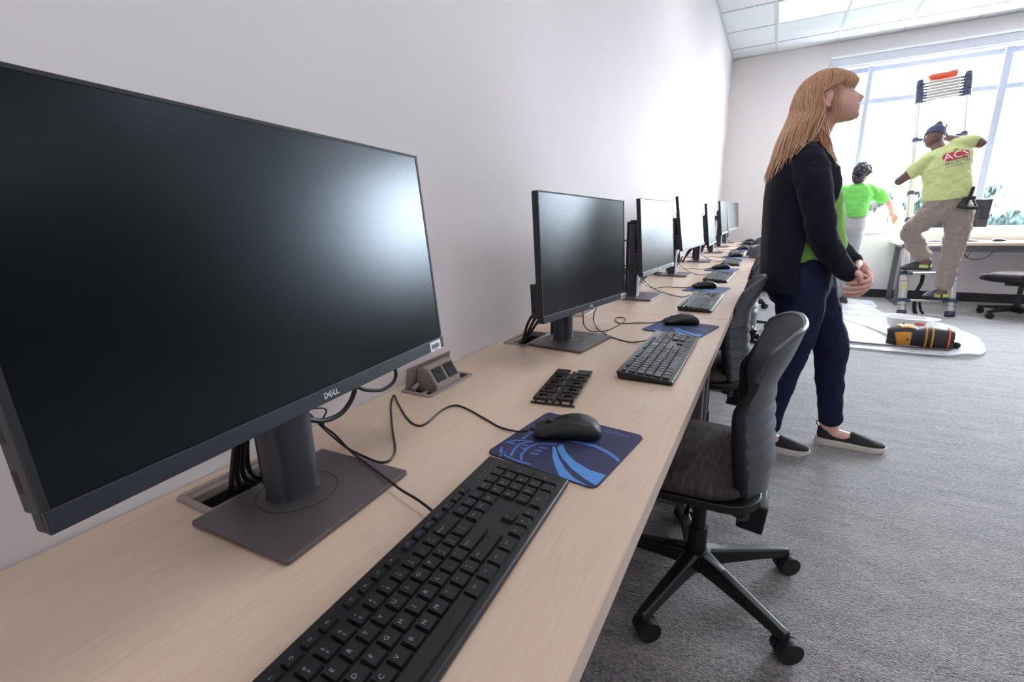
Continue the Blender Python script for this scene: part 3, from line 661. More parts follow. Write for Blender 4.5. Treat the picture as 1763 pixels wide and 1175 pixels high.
def make_mouse(loc, rz, label):
    """front (cable end) points along local +Y"""
    m = thing('mouse', label, 'mouse', loc, rz, 'black corded mice on the wall desks')
    Ls = [(-.0570, .010, .010), (-.0550, .020, .018), (-.048, .0272, .0265), (-.036, .0305, .0335), (-.020, .0310, .0370), (-.004, .0300, .0362), (.014, .0288, .0318), (.030, .0290, .0262), (.045, .0295, .0208), (.053, .0285, .0180), (.0568, .0245, .0155)]
    rings = []
    for y, w, h in Ls:
        r = []
        for i in range(24):
            a = 2*PI*i/24; c, s = math.cos(a), math.sin(a)
            x = w*math.copysign(abs(c)**.75, c); z = (.0085+(h-.0085)*abs(s)**.8) if s >= 0 else .0085-.0070*abs(s)**.6
            if s < 0: x *= .92
            r.append(Vector((x, y, z)))
        rings.append(r)
    obj('shell', MB().loft(rings), M['black'], m, .9)
    obj('wheel', MB().cyl((-.0035, .031, .0222), (.0035, .031, .0222), .0075, n=20), M['darkrubber'], m, .5)
    g = MB().tube([(0, .0555, .0180), (0, .046, .0222), (0, .040, .0246)], .0007, 6).tube([(0, .022, .0303), (0, .012, .0333), (0, .002, .0364), (-.004, -.002, .0366)], .0007, 6)
    obj('button_split', g, M['blackmatte'], m)
    obj('strain_relief', MB().tube([(0, .056, .010), (0, .066, .009)], [.003, .0022], 8), M['cable'], m)
    return m
PADS = [((.458, .661), -.118), ((.482, 1.601), -.21), ((.455, 2.53), -.12), ((.44, 3.48), -.15), ((.45, 4.53), -.1), ((.445, 5.48), -.1), ((.45, 6.42), -.1), ((.45, 7.10), -.1)]
ORD = ['nearest', 'second', 'third', 'fourth', 'fifth', 'sixth', 'seventh', 'farthest']
for i, ((x, y), a) in enumerate(PADS):
    make_pad((x, y), a, 'blue printed mouse pad under the %s mouse along the wall' % ORD[i])
MICE = [(.446, .690, 1.95), (.474, 1.660, 1.97), (.44, 2.56, 1.9), (.43, 3.52, 1.85), (.45, 4.57, 1.9), (.455, 5.50, 1.8), (.45, 6.44, 1.9), (.445, 7.12, 1.8)]
mice = [make_mouse((x, y, ZT+.0032), a, 'black corded mouse on the %s blue pad along the wall' % ORD[i]) for i, (x, y, a) in enumerate(MICE)]

# cables of the two near stations, traced over the desk
zc = ZT+.0020
def up(l, z=zc): return [(x, y, z) for x, y in l]
cable(mice[0], [(.384, .662, ZT+.011), (.364, .658, ZT+.0065)]+up([(.322,.669),(.279,.688),(.213,.716),(.185,.715),(.179,.683),(.19,.625),(.18,.608),(.139,.626),(.072,.676)])+[(.040,.699,zc+.004)]+up([(.07,.657),(.15,.575),(.209,.518),(.226,.488),(.217,.475),(.184,.477),(.125,.488)])+[(.10,.470,.775), (.11,.440,.815), (.12,.405,.850), (.15,.38,.90)])
cable(keyboards[0], [(.384,.397,zc+.012), (.351,.407,.752), (.311,.418,.7500), (.262,.434,.7500), (.20,.455,.7485), (.16,.466,.752), (.13,.466,.772), (.122,.446,.800), (.122,.425,.830), (.15,.39,.90)])
cable(monitors[0], [(.15,.37,.845), (.13,.404,.828), (.13,.427,.814), (.13,.452,.803), (.13,.481,.802), (.13,.501,.812), (.13,.513,.825), (.13,.519,.842), (.14,.515,.90), (.17,.50,.95)], .0042, 'power_cable')
cable(monitors[0], [(.10,.53,.845), (.09,.550,.826), (.09,.572,.808), (.09,.600,.796), (.09,.621,.791), (.09,.646,.795), (.09,.658,.807), (.09,.659,.829), (.11,.65,.88)], .0036, 'video_cable')
cable(monitors[0], [(.15,.38,.85), (.13,.409,.832), (.13,.429,.831), (.13,.450,.824), (.13,.4565,.817), (.13,.448,.806), (.125,.452,.79)], .0014, 'thin_cable')
for k in range(4):
    cable(monitors[0], [(.14-.006*k, .33+.01*k, .93), (.12-.004*k, .318+.008*k, .83), (.10-.006*k, .312+.012*k, .76), (.075, .33+.012*k, ZT-.004), (.070, .345+.012*k, ZT-.03)], .0036, 'power_cable')
cable(monitors[0], [(.115, .318, .80), (.09, .312, .748), (.075, .305, ZT-.012), (.07, .295, ZT-.03)], .0015, 'thin_cable')
o = obj('cable_ring', MB().tube([Vector((.169+.036*math.cos(a), .347+.046*math.sin(a), .885+.012*math.sin(a*1.0))) for a in (2*PI*q/24 for q in range(25))], .0013, 6), M['cable'], monitors[0], world=True)
cable(mice[1], [(.412, 1.636, ZT+.011), (.383, 1.622, ZT+.0065)]+up([(.332,1.62),(.282,1.592),(.250,1.63),(.239,1.677),(.258,1.692),(.280,1.66),(.283,1.61),(.274,1.486)])+[(.254,1.398,.7490), (.222,1.418,.7480), (.195,1.448,.760), (.195,1.44,.80), (.19,1.42,.86)])
cable(keyboards[1], [(.432, 1.352, zc+.012), (.40,1.352,zc+.003)]+up([(.37,1.353),(.303,1.395),(.236,1.479)])+[(.2,1.535,.752), (.2,1.540,.780), (.2,1.558,.80), (.19,1.55,.85)])
for k in range(3):
    cable(monitors[1], [(.20-.01*k, 1.33, .85), (.19-.01*k, 1.36+.01*k, .822-.006*k), (.19-.01*k, 1.40+.012*k, .812-.008*k), (.19-.01*k, 1.445+.012*k, .822-.004*k), (.19, 1.455+.01*k, .86)], .0030, 'power_cable')
    cable(monitors[1], [(.20, 1.20-.012*k, .90), (.16-.01*k, 1.185-.012*k, .83), (.11, 1.20-.014*k, .765), (.075, 1.235-.012*k, ZT-.002), (.07, 1.25-.012*k, ZT-.03)], .0042, 'power_cable')
# looser cables of the far stations
for i in range(2, 8):
    bx, by = BASES[i][0]; rn = random.Random(i)
    kx, ky, _ = KB[i]; mx, my, ma = MICE[i]
    cable(keyboards[i], [(kx-.130, ky+.33, zc+.012), (kx-.16, ky+.335, zc+.001), (kx-.21, ky+.36+.02*rn.random(), zc), (bx+.03, by+.22, zc+.004), (bx-.02, by+.19, .79), (bx-.02, by+.12, .86)])
    cable(mice[i], [(mx-.062, my+.028-.05, ZT+.011), (mx-.085, my-.04, ZT+.0065), (mx-.13, my-.06+.04*rn.random(), zc), (mx-.19, my-.02, zc), (mx-.24, my-.10, zc+.003), (bx-.03, by+.17, .79), (bx-.02, by+.10, .88)])
    for k in range(3):
        cable(monitors[i], [(bx+.0, by+.06, .88), (bx-.01*k, by+.10+.01*k, .815-.008*k), (bx-.01*k, by+.14+.01*k, .81-.01*k), (bx, by+.17+.01*k, .84)], .003, 'power_cable')
        cable(monitors[i], [(bx-.02, by-.06-.012*k, .90), (bx-.07-.01*k, by-.075, .82), (bx-.115, by-.06+.012*k, .76), (bx-.13, by-.03+.012*k, ZT-.002), (bx-.135, by-.02+.012*k, ZT-.03)], .0042, 'power_cable')
o = cable(monitors[2], [(.135, 2.17, 1.00), (.10, 2.14, .985), (.085, 2.13, .94), (.10, 2.14, .90), (.14, 2.17, .88)], .0042, 'grey_cable', mat='steel'); o['label'] = 'grey cable looping out behind the stand'

# moulded sprue of black plastic frames lying on the desk
sp = thing('plastic_sprue', 'black moulded sprue of small square frames lying between the first two keyboards', 'plastic part', (.352, .905, ZT), .14)
obj('runner', MB().box((-.0022, -.098, .004), (.0022, .100, .0082)).box((-.0040, -.098, .0082), (-.0025, .100, .0100)).box((.0025, -.098, .0082), (.0040, .100, .0100)).box((-.046, -.102, .002), (.046, -.0985, .0050)), M['sprue'], sp, None)
for s in (-1, 1):
    for q in range(5):
        c = (s*.0255, -.080+.0405*q+(.004 if s > 0 else -.002)); a = .0165; i_ = .0085; m = MB()
        if q == 4: m.box((c[0]-a, c[1]-a, .009), (c[0]+a, c[1]+a, .0135))
        else:
            m.box((c[0]-a, c[1]-a, .008), (c[0]+a, c[1]-i_, .0135)).box((c[0]-a, c[1]+i_, .008), (c[0]+a, c[1]+a, .0135)).box((c[0]-a, c[1]-i_, .008), (c[0]-i_, c[1]+i_, .0135)).box((c[0]+i_, c[1]-i_, .008), (c[0]+a, c[1]+i_, .0135))
        for dx in (-1, 1):
            for dy in (-1, 1): m.box((c[0]+dx*.011-.002, c[1]+dy*.014-.0015, 0), (c[0]+dx*.011+.002, c[1]+dy*.014+.0015, .0085))
        m.box((min(c[0]-s*a, s*.002), c[1]-.002, .005), (max(c[0]-s*a, s*.002), c[1]+.002, .0080))
        obj('cap' if q == 4 else 'square_frame', m, M['sprue'], sp, None)
# ---------------------------------------------------------------- task chairs (facing local -X)
XM = [(.34, .150), (.40, .155), (.47, .155), (.56, .145), (.62, .139), (.665, .138), (.72, .154), (.77, .173), (.845, .195)]
def xmid(z):
    for k in range(len(XM)-1):
        if z <= XM[k+1][0] or k == len(XM)-2:
            p = [Vector((a[0], a[1], 0)) for a in (XM[max(k-1, 0)], XM[k], XM[k+1], XM[min(k+2, len(XM)-1)])]
            t = (z-XM[k][0])/(XM[k+1][0]-XM[k][0]); m1 = (p[2].y-p[0].y)/max(1e-6, p[2].x-p[0].x)*(p[2].x-p[1].x); m2 = (p[3].y-p[1].y)/max(1e-6, p[3].x-p[1].x)*(p[2].x-p[1].x)
            return (2*t**3-3*t*t+1)*p[1].y+(t**3-2*t*t+t)*m1+(-2*t**3+3*t*t)*p[2].y+(t**3-t*t)*m2
def shell_point(v, z, off=0.0):
    """v -1..1 across the back, z height, off outward"""
    z0, z1 = .340, .845; t = (z-z0)/(z1-z0)
    W = .150+.060*min(1, t*2.0)-.010*max(0, t-.75)*4*.6
    dep = .046+.010*min(1, t*3)
    rib = 0
    if .27 < t < .70:
        k = ((t-.27)/.43*5) % 1; rib = .014*(1-k)**.8*min(1, k*7)*(1-.5*abs(v))
    e = abs(v)**2.4
    return Vector((xmid(z)-dep*e+(off+rib if off > 0 else off), W*v*(1-.05*e), z))
def make_chair(loc, rz, label):
    c = thing('task_chair', label, 'chair', loc, rz, 'task chairs along the wall desks')
    nv, nz = 24, 96; front, back = [], []
    for j in range(nz+1):
        z = .340+.505*j/nz
        cr = .042*max(0, (z-.76)/.085)**2
        rowf, rowb = [], []
        for i in range(nv+1):
            v = -1+2*i/nv; zz = z-cr*abs(v)**4
            rowf.append(shell_point(v, zz, 0)); rowb.append(shell_point(v, zz, .011))
        front.append(rowf); back.append(rowb)
    n = nv+1; m = MB(); vs = [p for r in front for p in r]+[p for r in back for p in r]; o = n*(nz+1); fs = []
    for j in range(nz):
        for i in range(nv):
            a = j*n+i; fs += [(a, a+n, a+n+1, a+1), (o+a, o+a+1, o+a+n+1, o+a+n)]
        fs += [(j*n, o+j*n, o+j*n+n, j*n+n), (j*n+nv, j*n+nv+n, o+j*n+nv+n, o+j*n+nv)]
    fs += [(i, i+1, o+i+1, o+i) for i in range(nv)]+[(nz*n+i, o+nz*n+i, o+nz*n+i+1, nz*n+i+1) for i in range(nv)]
    obj('back_shell', m.add(vs, fs), M['chairplastic'], c, .45)
    for s in (-1, 1):
        pts = [shell_point(s, z)+Vector((-.004, s*.002, 0)) for z in (.36, .44, .50, .56, .62, .66)]+[shell_point(s, z, .0055) for z in (.70, .735)]
        obj('back_upright', MB().tube(pts, [(.018, .011), (.018, .011), (.017, .011), (.016, .010), (.014, .009), (.0115, .008), (.009, .008), (.0066, .0066)], 12, smooth=3, flat=(1, 0, 0)), M['chairframe'], c, .9)
    top_ = [shell_point(v, .845-.042*abs(v)**4, .0055) for v in (-1+2*q/28 for q in range(29))]
    obj('rim', MB().tube([shell_point(-1, z, .0055) for z in (.735, .75, .77, .785)]+top_+[shell_point(1, z, .0055) for z in (.785, .77, .75, .735)], .0066, 10, smooth=2), M['chairplastic'], c, 1.2)
    # seat cushion and pan
    def rr(x0, x1, w, z, dz=0): return [Vector((x, y, z-dz*max(0, -(x+.12))*3*max(0, -(x+.12))*3)) for x, y in rrect(x0, -w, x1, w, .09, 6)]
    obj('seat_cushion', MB().loft([rr(-.275, .110, .205, .415, .03), rr(-.287, .118, .215, .430, .05), rr(-.282, .116, .212, .446, .08), rr(-.255, .100, .19, .456, .10), rr(-.18, .07, .12, .461, .06)]), M['chairseat'], c, 1.2)
    obj('seat_pan', MB().loft([rr(-.235, .135, .15, .362), rr(-.285, .150, .205, .388, .03), rr(-.29, .150, .214, .4145, .05)]), M['chairframe'], c, .6, .004)
    obj('back_bracket', MB().loft([[Vector((x, -y, z)), Vector((x, y, z)), Vector((x-.055, y*.9, z)), Vector((x-.055, -y*.9, z))] for x, y, z in ((.150, .105, .290), (.160, .130, .305), (.166, .145, .392))]), M['chairframe'], c, .5, .006)
    obj('mechanism', MB().box((-.11, -.055, .325), (.10, .055, .3615)).tube([(-.02, -.05, .345), (-.02, -.17, .350), (-.02, -.20, .347)], [.006, .006, .009], 8), M['chairframe'], c, .5, .006)
    obj('gas_column', MB().cyl((0, 0, .075), (0, 0, .20), .029, .027, 20).cyl((0, 0, .20), (0, 0, .325), .020, .020, 20), M['chairframe'], c, .5)
    base = obj('star_base', MB().lathe([(.020, .052), (.040, .062), (.046, .10), (.040, .122), (.030, .126)], 24), M['chairbase'], c, .5)
    for k in range(5):
        a = math.radians(34+72*k); mt = Matrix.Rotation(a, 4, 'Z')
        def sec(r, w, zt, zb): return [mt @ Vector((r, -w, zb)), mt @ Vector((r, w, zb)), mt @ Vector((r, w*.95, zt-.006)), mt @ Vector((r, w*.55, zt)), mt @ Vector((r, -w*.55, zt)), mt @ Vector((r, -w*.95, zt-.006))]
        lg = obj('base_leg', MB().loft([sec(.030, .026, .124, .070), sec(.10, .021, .113, .070), sec(.21, .017, .099, .067), sec(.280, .015, .089, .062), sec(.303, .013, .086, .064)]), M['chairbase'], c, .5, .002)
        cc = mt @ Vector((.292, 0, 0)); tw = -1.0+.12*math.sin(2.4*k); ax = Vector((math.cos(tw), math.sin(tw), 0)); tr = Vector((-ax.y, ax.x, 0)); w0 = Vector((cc.x, cc.y, .0315))+tr*.014
        obj('caster', MB().cyl(w0+ax*.0025, w0+ax*.025, .0315, .0300, 26).cyl(w0-ax*.0025, w0-ax*.025, .0315, .0300, 26).cyl(w0-ax*.0025, w0+ax*.0025, .027, .027, 20).tube([w0+Vector((0, 0, .022)), Vector((cc.x, cc.y, .052)), Vector((cc.x, cc.y, .070))], [.013, .012, .009], 10), M['blackmatte'], c, .5)
    return c
CH = [((.614, 1.325), .02, 0), ((.515, 2.24), -.02, -.003), ((.515, 3.40), .05, -.006), ((.48, 4.30), .2, -.02), ((.47, 4.98), -.3, -.02), ((.44, 6.35), .2, -.02)]
CLAB = ['black task chair nearest the camera, pushed under the near desk edge', 'black task chair second along the row, back shell above the desk edge', 'black task chair third along the row, half hidden behind the standing woman',
        'black task chair fourth along the row, behind the standing woman', 'black task chair fifth along the row, only its back rim showing', 'black task chair farthest along the wall row']
chair0 = make_chair((CH[0][0][0], CH[0][0][1], 0), CH[0][1], CLAB[0])
def lower(c, dz):
    for ch in c.children:
        if ch.name.split('.')[0] not in ('star_base', 'base_leg', 'caster', 'gas_column'): ch.location.z += dz
for (xy, a, dz), lab in list(zip(CH, CLAB))[1:]: lower(dup(chair0, (xy[0], xy[1], 0), a, lab), dz)

# ---------------------------------------------------------------- desk under the window
d2 = thing('desk', 'maple desk with grey steel legs standing under the window', 'desk', (2.02, 6.97, 0))
obj('desktop', MB().box((0, 0, ZT-.03), (3.0, .612, ZT)), M['maple_x'], d2, None)
obj('edge_band', MB().box((0, -.002, ZT-.03), (3.0, 0, ZT-.0003)), M['edge'], d2, None)
for x in (.05, 1.45, 2.90):
    obj('leg', MB().box((x, .10, .012), (x+.05, .16, ZT-.075)), M['steel'], d2, None, .004)
    obj('leg', MB().box((x, .50, .012), (x+.05, .56, ZT-.075)), M['steel'], d2, None, .004)
    obj('foot', MB().box((x+.002, .04, 0), (x+.048, .58, .012)), M['steel'], d2, None, .003)
    obj('cross_beam', MB().box((x, .04, ZT-.075), (x+.05, .58, ZT-.0305)), M['steel'], d2, None, .003)
obj('apron', MB().box((.10, .09, ZT-.105), (1.45, .11, ZT-.031)).box((1.50, .09, ZT-.105), (2.90, .11, ZT-.031)), M['steel'], d2, None, .003)
cable(d2, [(2.62, 7.10, .64), (2.64, 7.09, .58), (2.70, 7.08, .55), (2.80, 7.08, .57), (2.86, 7.09, .63)], .004, 'hanging_cable')
cable(d2, [(2.68, 7.10, .64), (2.66, 7.09, .59), (2.63, 7.08, .56)], .003, 'hanging_cable')
wm = dup(monitors[1], (2.60, 7.36, ZT), 1.62, 'monitor on the window desk, its dark back toward the camera', 'monitors on the window desk')
for ch in list(wm.children):
    if 'cable' in ch.name:
        bpy.data.objects.remove(ch)
for ch in wm.children:
    n = ch.name.split('.')[0]
    if n == 'display_head': ch.matrix_basis = Matrix.Rotation(-1.62, 4, 'Z') @ Matrix.Translation((-2.60, -7.36, -ZT)) @ head_matrix((2.575, 7.42, 1.045), 1.50, .10, 0)
wmouse = dup(mice[1], (2.93, 7.25, ZT), -1.2, 'mouse lying alone on the window desk, right of the ladder', 'mice on the window desk')
for ch in list(wmouse.children):
    if 'cable' in ch.name: bpy.data.objects.remove(ch)
make_keyboard((2.30, 7.16, ZT), .0, 'keyboard on the window desk behind the ladder', False)

# chair at the right edge of the frame
side = dup(chair0, (2.98, 6.60, 0), -.66, 'dark chair with a glossy seat at the right edge, before the window desk')
side['group'] = 'chairs at the window desk'
# ---------------------------------------------------------------- telescopic ladder leaning on the window frame
LA, LB = Vector((2.24, 6.45, 0)), Vector((2.185, 7.26, 2.50)); AX = (LB-LA).normalized(); SX = Vector((.39, -.05, 0)); SX = (SX-AX*SX.dot(AX)); LENG = (LB-LA).length; HW = .197; SD = SX.normalized(); ND = SD.cross(AX)
lad = thing('ladder', 'aluminium telescopic ladder leaning on the window frame', 'ladder', (2.24, 6.45, 0))
def lp(s, t, o=0): return LA+SD*s+AX*t+ND*o
RUNG = [.155+.300*k for k in range(7)]
for s in (-1, 1):
    z = .02
    for k in range(8):
        top = RUNG[k] if k < 7 else LENG-.24; r = .040-.0022*k
        obj('rail_section', MB().cyl(lp(s*HW, z), lp(s*HW, top), r, r, 18), M['alu'], lad, .6, world=True)
        z = top
    obj('foot', MB().cyl(lp(s*HW, -.004 if s > 0 else 0), lp(s*HW, .045),   .046, .042, 18), M['ladderblack'], lad, .6, .003, world=True)
    for k in range(7):
        m = MB().cyl(lp(s*HW, RUNG[k]-.018), lp(s*HW, RUNG[k]+.020), .050-.0024*k, .048-.0024*k, 18)
        a, b = lp(s*(HW-.03), RUNG[k]), lp(s*(HW-.085), RUNG[k]); m.tube([a, b], [(.020, .017), (.012, .012)], 10, flat=AX)
        obj('collar', m, M['ladderblack'], lad, .6, world=True)
    for k in range(7):
        t = LENG-.235+.033*k; m = MB().cyl(lp(s*HW, t-.0155), lp(s*HW, t+.0155), .036, .034, 18); m.tube([lp(s*(HW-.025), t), lp(s*(HW-.078), t)], [(.014, .015), (.008, .008)], 8, flat=AX)
        obj('collar', m, M['ladderblack'], lad, .6, world=True)
    obj('top_cap', MB().cyl(lp(s*HW, LENG-.010), lp(s*HW, LENG+.012), .033, .028, 18), M['ladderblack'], lad, .6, world=True)
    for k in range(2): obj('size_marks', MB().tube([lp(s*HW, .11+.27*k, 0)+Vector((.0407*math.cos(q), -.0407*abs(math.sin(q)), 0)) for q in (PI*u/8 for u in range(9))], .003, 5), M['ladderblack'], lad, world=True)
for k in range(7):
    obj('rung', MB().tube([lp(-HW+.07, RUNG[k]), lp(HW-.07, RUNG[k])], [(.020, .013)]*2, 12, flat=ND), M['alu'], lad, .6, world=True)
for k in range(7):
    t = LENG-.235+.033*k; obj('rung', MB().tube([lp(-HW+.065, t), lp(HW-.065, t)], [(.022, .0145)]*2, 12, flat=ND), M['alu'], lad, .6, world=True)
obj('rung_label', MB().tube([lp(-.08, LENG-.10, -.0235), lp(.02, LENG-.10, -.0235)], [(.001, .008)]*2, 8, flat=ND).tube([lp(-.09, LENG-.20, -.0235), lp(-.05, LENG-.20, -.0235)], [(.001, .010)]*2, 8, flat=ND), M['ink'], lad, world=True)
obj('grip', MB().tube([lp(-.125, LENG+.012, -.002), lp(-.10, LENG+.022, -.002), lp(-.03, LENG+.020, -.002), lp(.03, LENG+.020, -.002), lp(.08, LENG+.024, -.002), lp(.11, LENG+.024, -.002)], [.030, .036, .036, .036, .038, .034], 14, smooth=3), M['orange'], lad, .9, world=True)
obj('yellow_label', MB().tube([lp(-HW, .28)+Vector((0, -.0395, 0)), lp(-HW, .37)+Vector((0, -.0395, 0))], [(.016, .0015)]*2, 8, flat=SD), M['yellowlabel'], lad, world=True)
for a, b, c in ((-.05, .035, -.02), (.0, -.02, .03)):
    pass
obj('carry_strap', MB().tube([lp(-.04, .46, -.02), lp(-.045, .36, -.03), lp(-.085, .24, -.02), lp(-.09, .155, -.018), lp(-.085, .05, -.02), lp(-.055, .00, -.05)+Vector((0, 0, .004)), lp(-.01, .01, -.05), lp(-.035, .06, -.03), lp(-.05, .14, -.018)], [(.018, .0025)]*5+[(.012, .0025)]*4, 8, smooth=5, flat=SD), M['strap'], lad, .9, world=True)

# ---------------------------------------------------------------- drop cloth, board, hard hat, knee pads
bd = thing('board', 'flat beige board lying on the carpet under the clear plastic sheet', 'board', (1.75, 5.45, 0))
obj('sheet', MB().prism([(1.24, 4.80), (1.80, 4.78), (1.86, 6.10), (1.22, 6.05)], 0, .006), M['board'], bd, None, world=True)
tr_ = thing('trim_strip', 'dark narrow trim strip lying along the near edge of the plastic sheet', 'strip', (1.40, 4.755, .016), -.045)
obj('strip_profile', MB().box((-.12, -.012, 0), (.68, .012, .012)), M['darkrubber'], tr_, None, .003); obj('strip_lip', MB().box((-.12, -.020, 0), (.68, -.0125, .004)), M['board'], tr_, None)
outline = [(1.16, 4.68), (1.36, 4.57), (1.70, 4.53), (2.02, 4.55), (2.20, 4.64), (2.30, 4.86), (2.36, 5.10), (2.40, 5.40), (2.34, 5.75), (2.22, 6.05), (2.10, 6.22), (1.86, 6.30), (1.86, 6.55), (1.90, 6.90), (1.88, 7.20), (1.62, 7.36), (1.35, 7.30), (1.22, 6.90), (1.14, 6.3), (1.26, 6.05), (1.48, 5.75), (1.62, 5.40), (1.70, 5.10), (1.72, 4.84), (1.60, 4.72)]
sheet_me = bpy.data.meshes.new('plastic_sheet'); bm = bmesh.new()
def inside(x, y):
    r = False; n = len(outline)
    for i in range(n):
        (x1, y1), (x2, y2) = outline[i], outline[i-1]
        if (y1 > y) != (y2 > y) and x < (x2-x1)*(y-y1)/(y2-y1)+x1: r = not r
    return r
st = .03; grid = {}
for i in range(46):
    for j in range(98):
        x, y = 1.10+i*st, 4.50+j*st
        jx, jy = x+.012*noise.noise((x*9, y*9, 0)), y+.012*noise.noise((x*9, y*9, 5))
        if inside(jx, jy):
            h = .008+.6*(.030*max(0, noise.noise((x*3.1, y*2.3, 1)))+.035*abs(noise.noise((x*5, y*4.2, 3)))**1.4+.016*abs(noise.noise((x*14, y*12, 8))))
            grid[i, j] = bm.verts.new((jx, jy, h+.002))
for (i, j), v in list(grid.items()):
    q = [grid.get(k) for k in ((i, j), (i+1, j), (i+1, j+1), (i, j+1))]
    if all(q): bm.faces.new(q)
for _ in range(5):
    bd_ = [(v, [e.other_vert(v).co.copy() for e in v.link_edges if len(e.link_faces) == 1]) for v in bm.verts]
    for v, nb in bd_:
        if len(nb) == 2: v.co = v.co*.4+(nb[0]+nb[1])*.3
bmesh.ops.delete(bm, geom=[v for v in bm.verts if not v.link_faces], context='VERTS')
bm.to_mesh(sheet_me); bm.free(); sheet_me.materials.append(M['film']); sheet_me.polygons.foreach_set('use_smooth', [True]*len(sheet_me.polygons))
ps = obj('plastic_sheet', sheet_me, None); tag(ps, 'crumpled clear plastic sheet spread on the carpet below the ladder', 'sheet')
so_ = ps.modifiers.new('s', 'SOLIDIFY'); so_.thickness = .0008
# upturned white hard hat at the ladder's left foot
hh = thing('hard_hat', 'upturned white hard hat lying by the left foot of the ladder', 'helmet', (1.865, 5.36, .012), .15); hh.scale = (1.05, 1.05, 1.12)
prof = [(.012, .002), (.05, .008), (.085, .030), (.108, .065), (.118, .105), (.121, .125)]
def hatring(r, z): return [Vector((r*1.18*math.cos(a)+.0, r*math.sin(a), z)) for a in (2*PI*k/36 for k in range(36))]
def brim(k, z, o): return [Vector(((.121*1.18+o+(.075*max(0, math.cos(a))**2.2 if o > 0 else 0))*math.cos(a), (.121+o)*math.sin(a), z-(.012*max(0, math.cos(a)) if o > 0 else 0))) for a in (2*PI*q/36 for q in range(36))]
obj('shell', MB().loft([hatring(r, z) for r, z in prof]+[brim(0, .127, .002), brim(0, .130, .016), brim(0, .134, .016)]+[brim(0, .132, -.002)]+[hatring(r*.97, z+.003) for r, z in prof[::-1]]), M['white'], hh, .8)
o = obj('sticker', MB().tube([(.02+.035*q, -.1215+.004*q*q, .098-.004*q) for q in range(3)], [(.010, .0015)]*3, 8, flat=(0, 0, 1)), M['orange'], hh); o['label'] = 'faded orange sticker on the shell'
def knee_pad(loc, rz, roll, label):
    k = thing('knee_pad', label, 'knee pad', loc, rz); k.scale = (1.08, 1.30, 1.35)
    R_ = Matrix.Rotation(roll, 4, 'X')
    def arc(x, w, h, z0=0): return [R_ @ Vector((x, w*math.cos(a), z0+h*math.sin(a))) for a in (PI*q/14 for q in range(15))]+[R_ @ Vector((x, .86*w*math.cos(a), z0+.80*h*math.sin(a))) for a in (PI*q/14 for q in range(14, -1, -1))]
    obj('shell', MB().loft([arc(-.16, .055, .055, .0), arc(-.13, .075, .080), arc(-.06, .085, .105), arc(.0, .080, .100), arc(.02, .070, .088), arc(.045, .078, .098), arc(.11, .082, .104), arc(.20, .080, .100), arc(.225, .075, .094)]), M['darkrubber'], k, .7)
    TB = [(-.16, .055, .055), (-.13, .075, .080), (-.06, .085, .105), (.0, .080, .100), (.02, .070, .088), (.045, .078, .098), (.11, .082, .104), (.20, .080, .100), (.225, .075, .094)]
    def lerp_tab(x, q):
        for a, b in zip(TB, TB[1:]):
            if x <= b[0]: return a[q]+(b[q]-a[q])*max(0, (x-a[0])/(b[0]-a[0]))
        return TB[-1][q]
    def panel(xa, xb, a0, a1, sk=0, nx=4, n=7):
        m = MB(); vs = []
        for p in range(nx+1):
            for q in range(n+1):
                x = xa+(xb-xa)*p/nx+sk*(q/n)*(1-p/nx); a = a0+(a1-a0)*q/n; ww, hh_ = lerp_tab(x, 1), lerp_tab(x, 2)
                for s in (1.005, 1.05): vs.append(R_ @ Vector((x, ww*s*math.cos(a), hh_*s*math.sin(a))))
        f = []; C_ = 2*(n+1)
        for p in range(nx):
            for q in range(n):
                i, j = p*C_+2*q, (p+1)*C_+2*q
                f += [(i+1, i+3, j+3, j+1), (i, j, j+2, i+2)]
                if p == 0: f.append((i, i+2, i+3, i+1))
                if p == nx-1: f.append((j, j+1, j+3, j+2))
            i, j = p*C_, (p+1)*C_; f += [(i, i+1, j+1, j), (i+2*n, j+2*n, j+2*n+1, i+2*n+1)]
        return m.add(vs, f)
    o = obj('plate', panel(-.135, -.01, PI*.06, PI*.44, .055), M['amber'], k, .6); o['label'] = 'amber plastic side plate'
    o = obj('plate', panel(-.12, -.02, PI*.56, PI*.92, .03), M['amber'], k, .6); o['label'] = 'amber plastic side plate'
    for x in (.062, .098, .19): o = obj('trim_band', panel(x, x+.010, PI*.08, PI*.92, 0, 1, 10), M['orange' if x > .15 else 'amber'], k, .6)
    obj('strap', MB().tube([R_ @ Vector((.12, -.08, .02)), R_ @ Vector((.13, -.05, -.012)), R_ @ Vector((.13, .05, -.012)), R_ @ Vector((.12, .08, .02))], [(.018, .003)]*4, 8, smooth=3, flat=(1, 0, 0)).ball(R_ @ Vector((.245, -.03, .03)), (.028, .026, .02), 12, 8), M['strap'], k, .9)
    for x, a in ((-.09, PI*.24), (-.06, PI*.72)): obj('rivet', MB().ball(R_ @ Vector((x+.02, .0885*math.cos(a), .1085*math.sin(a))), .007, 10, 6), M['blackmatte'], k)
    return k
knee_pad((1.835, 4.93, .045), -.12, .80, 'black knee pad with amber side plates lying on the plastic sheet')
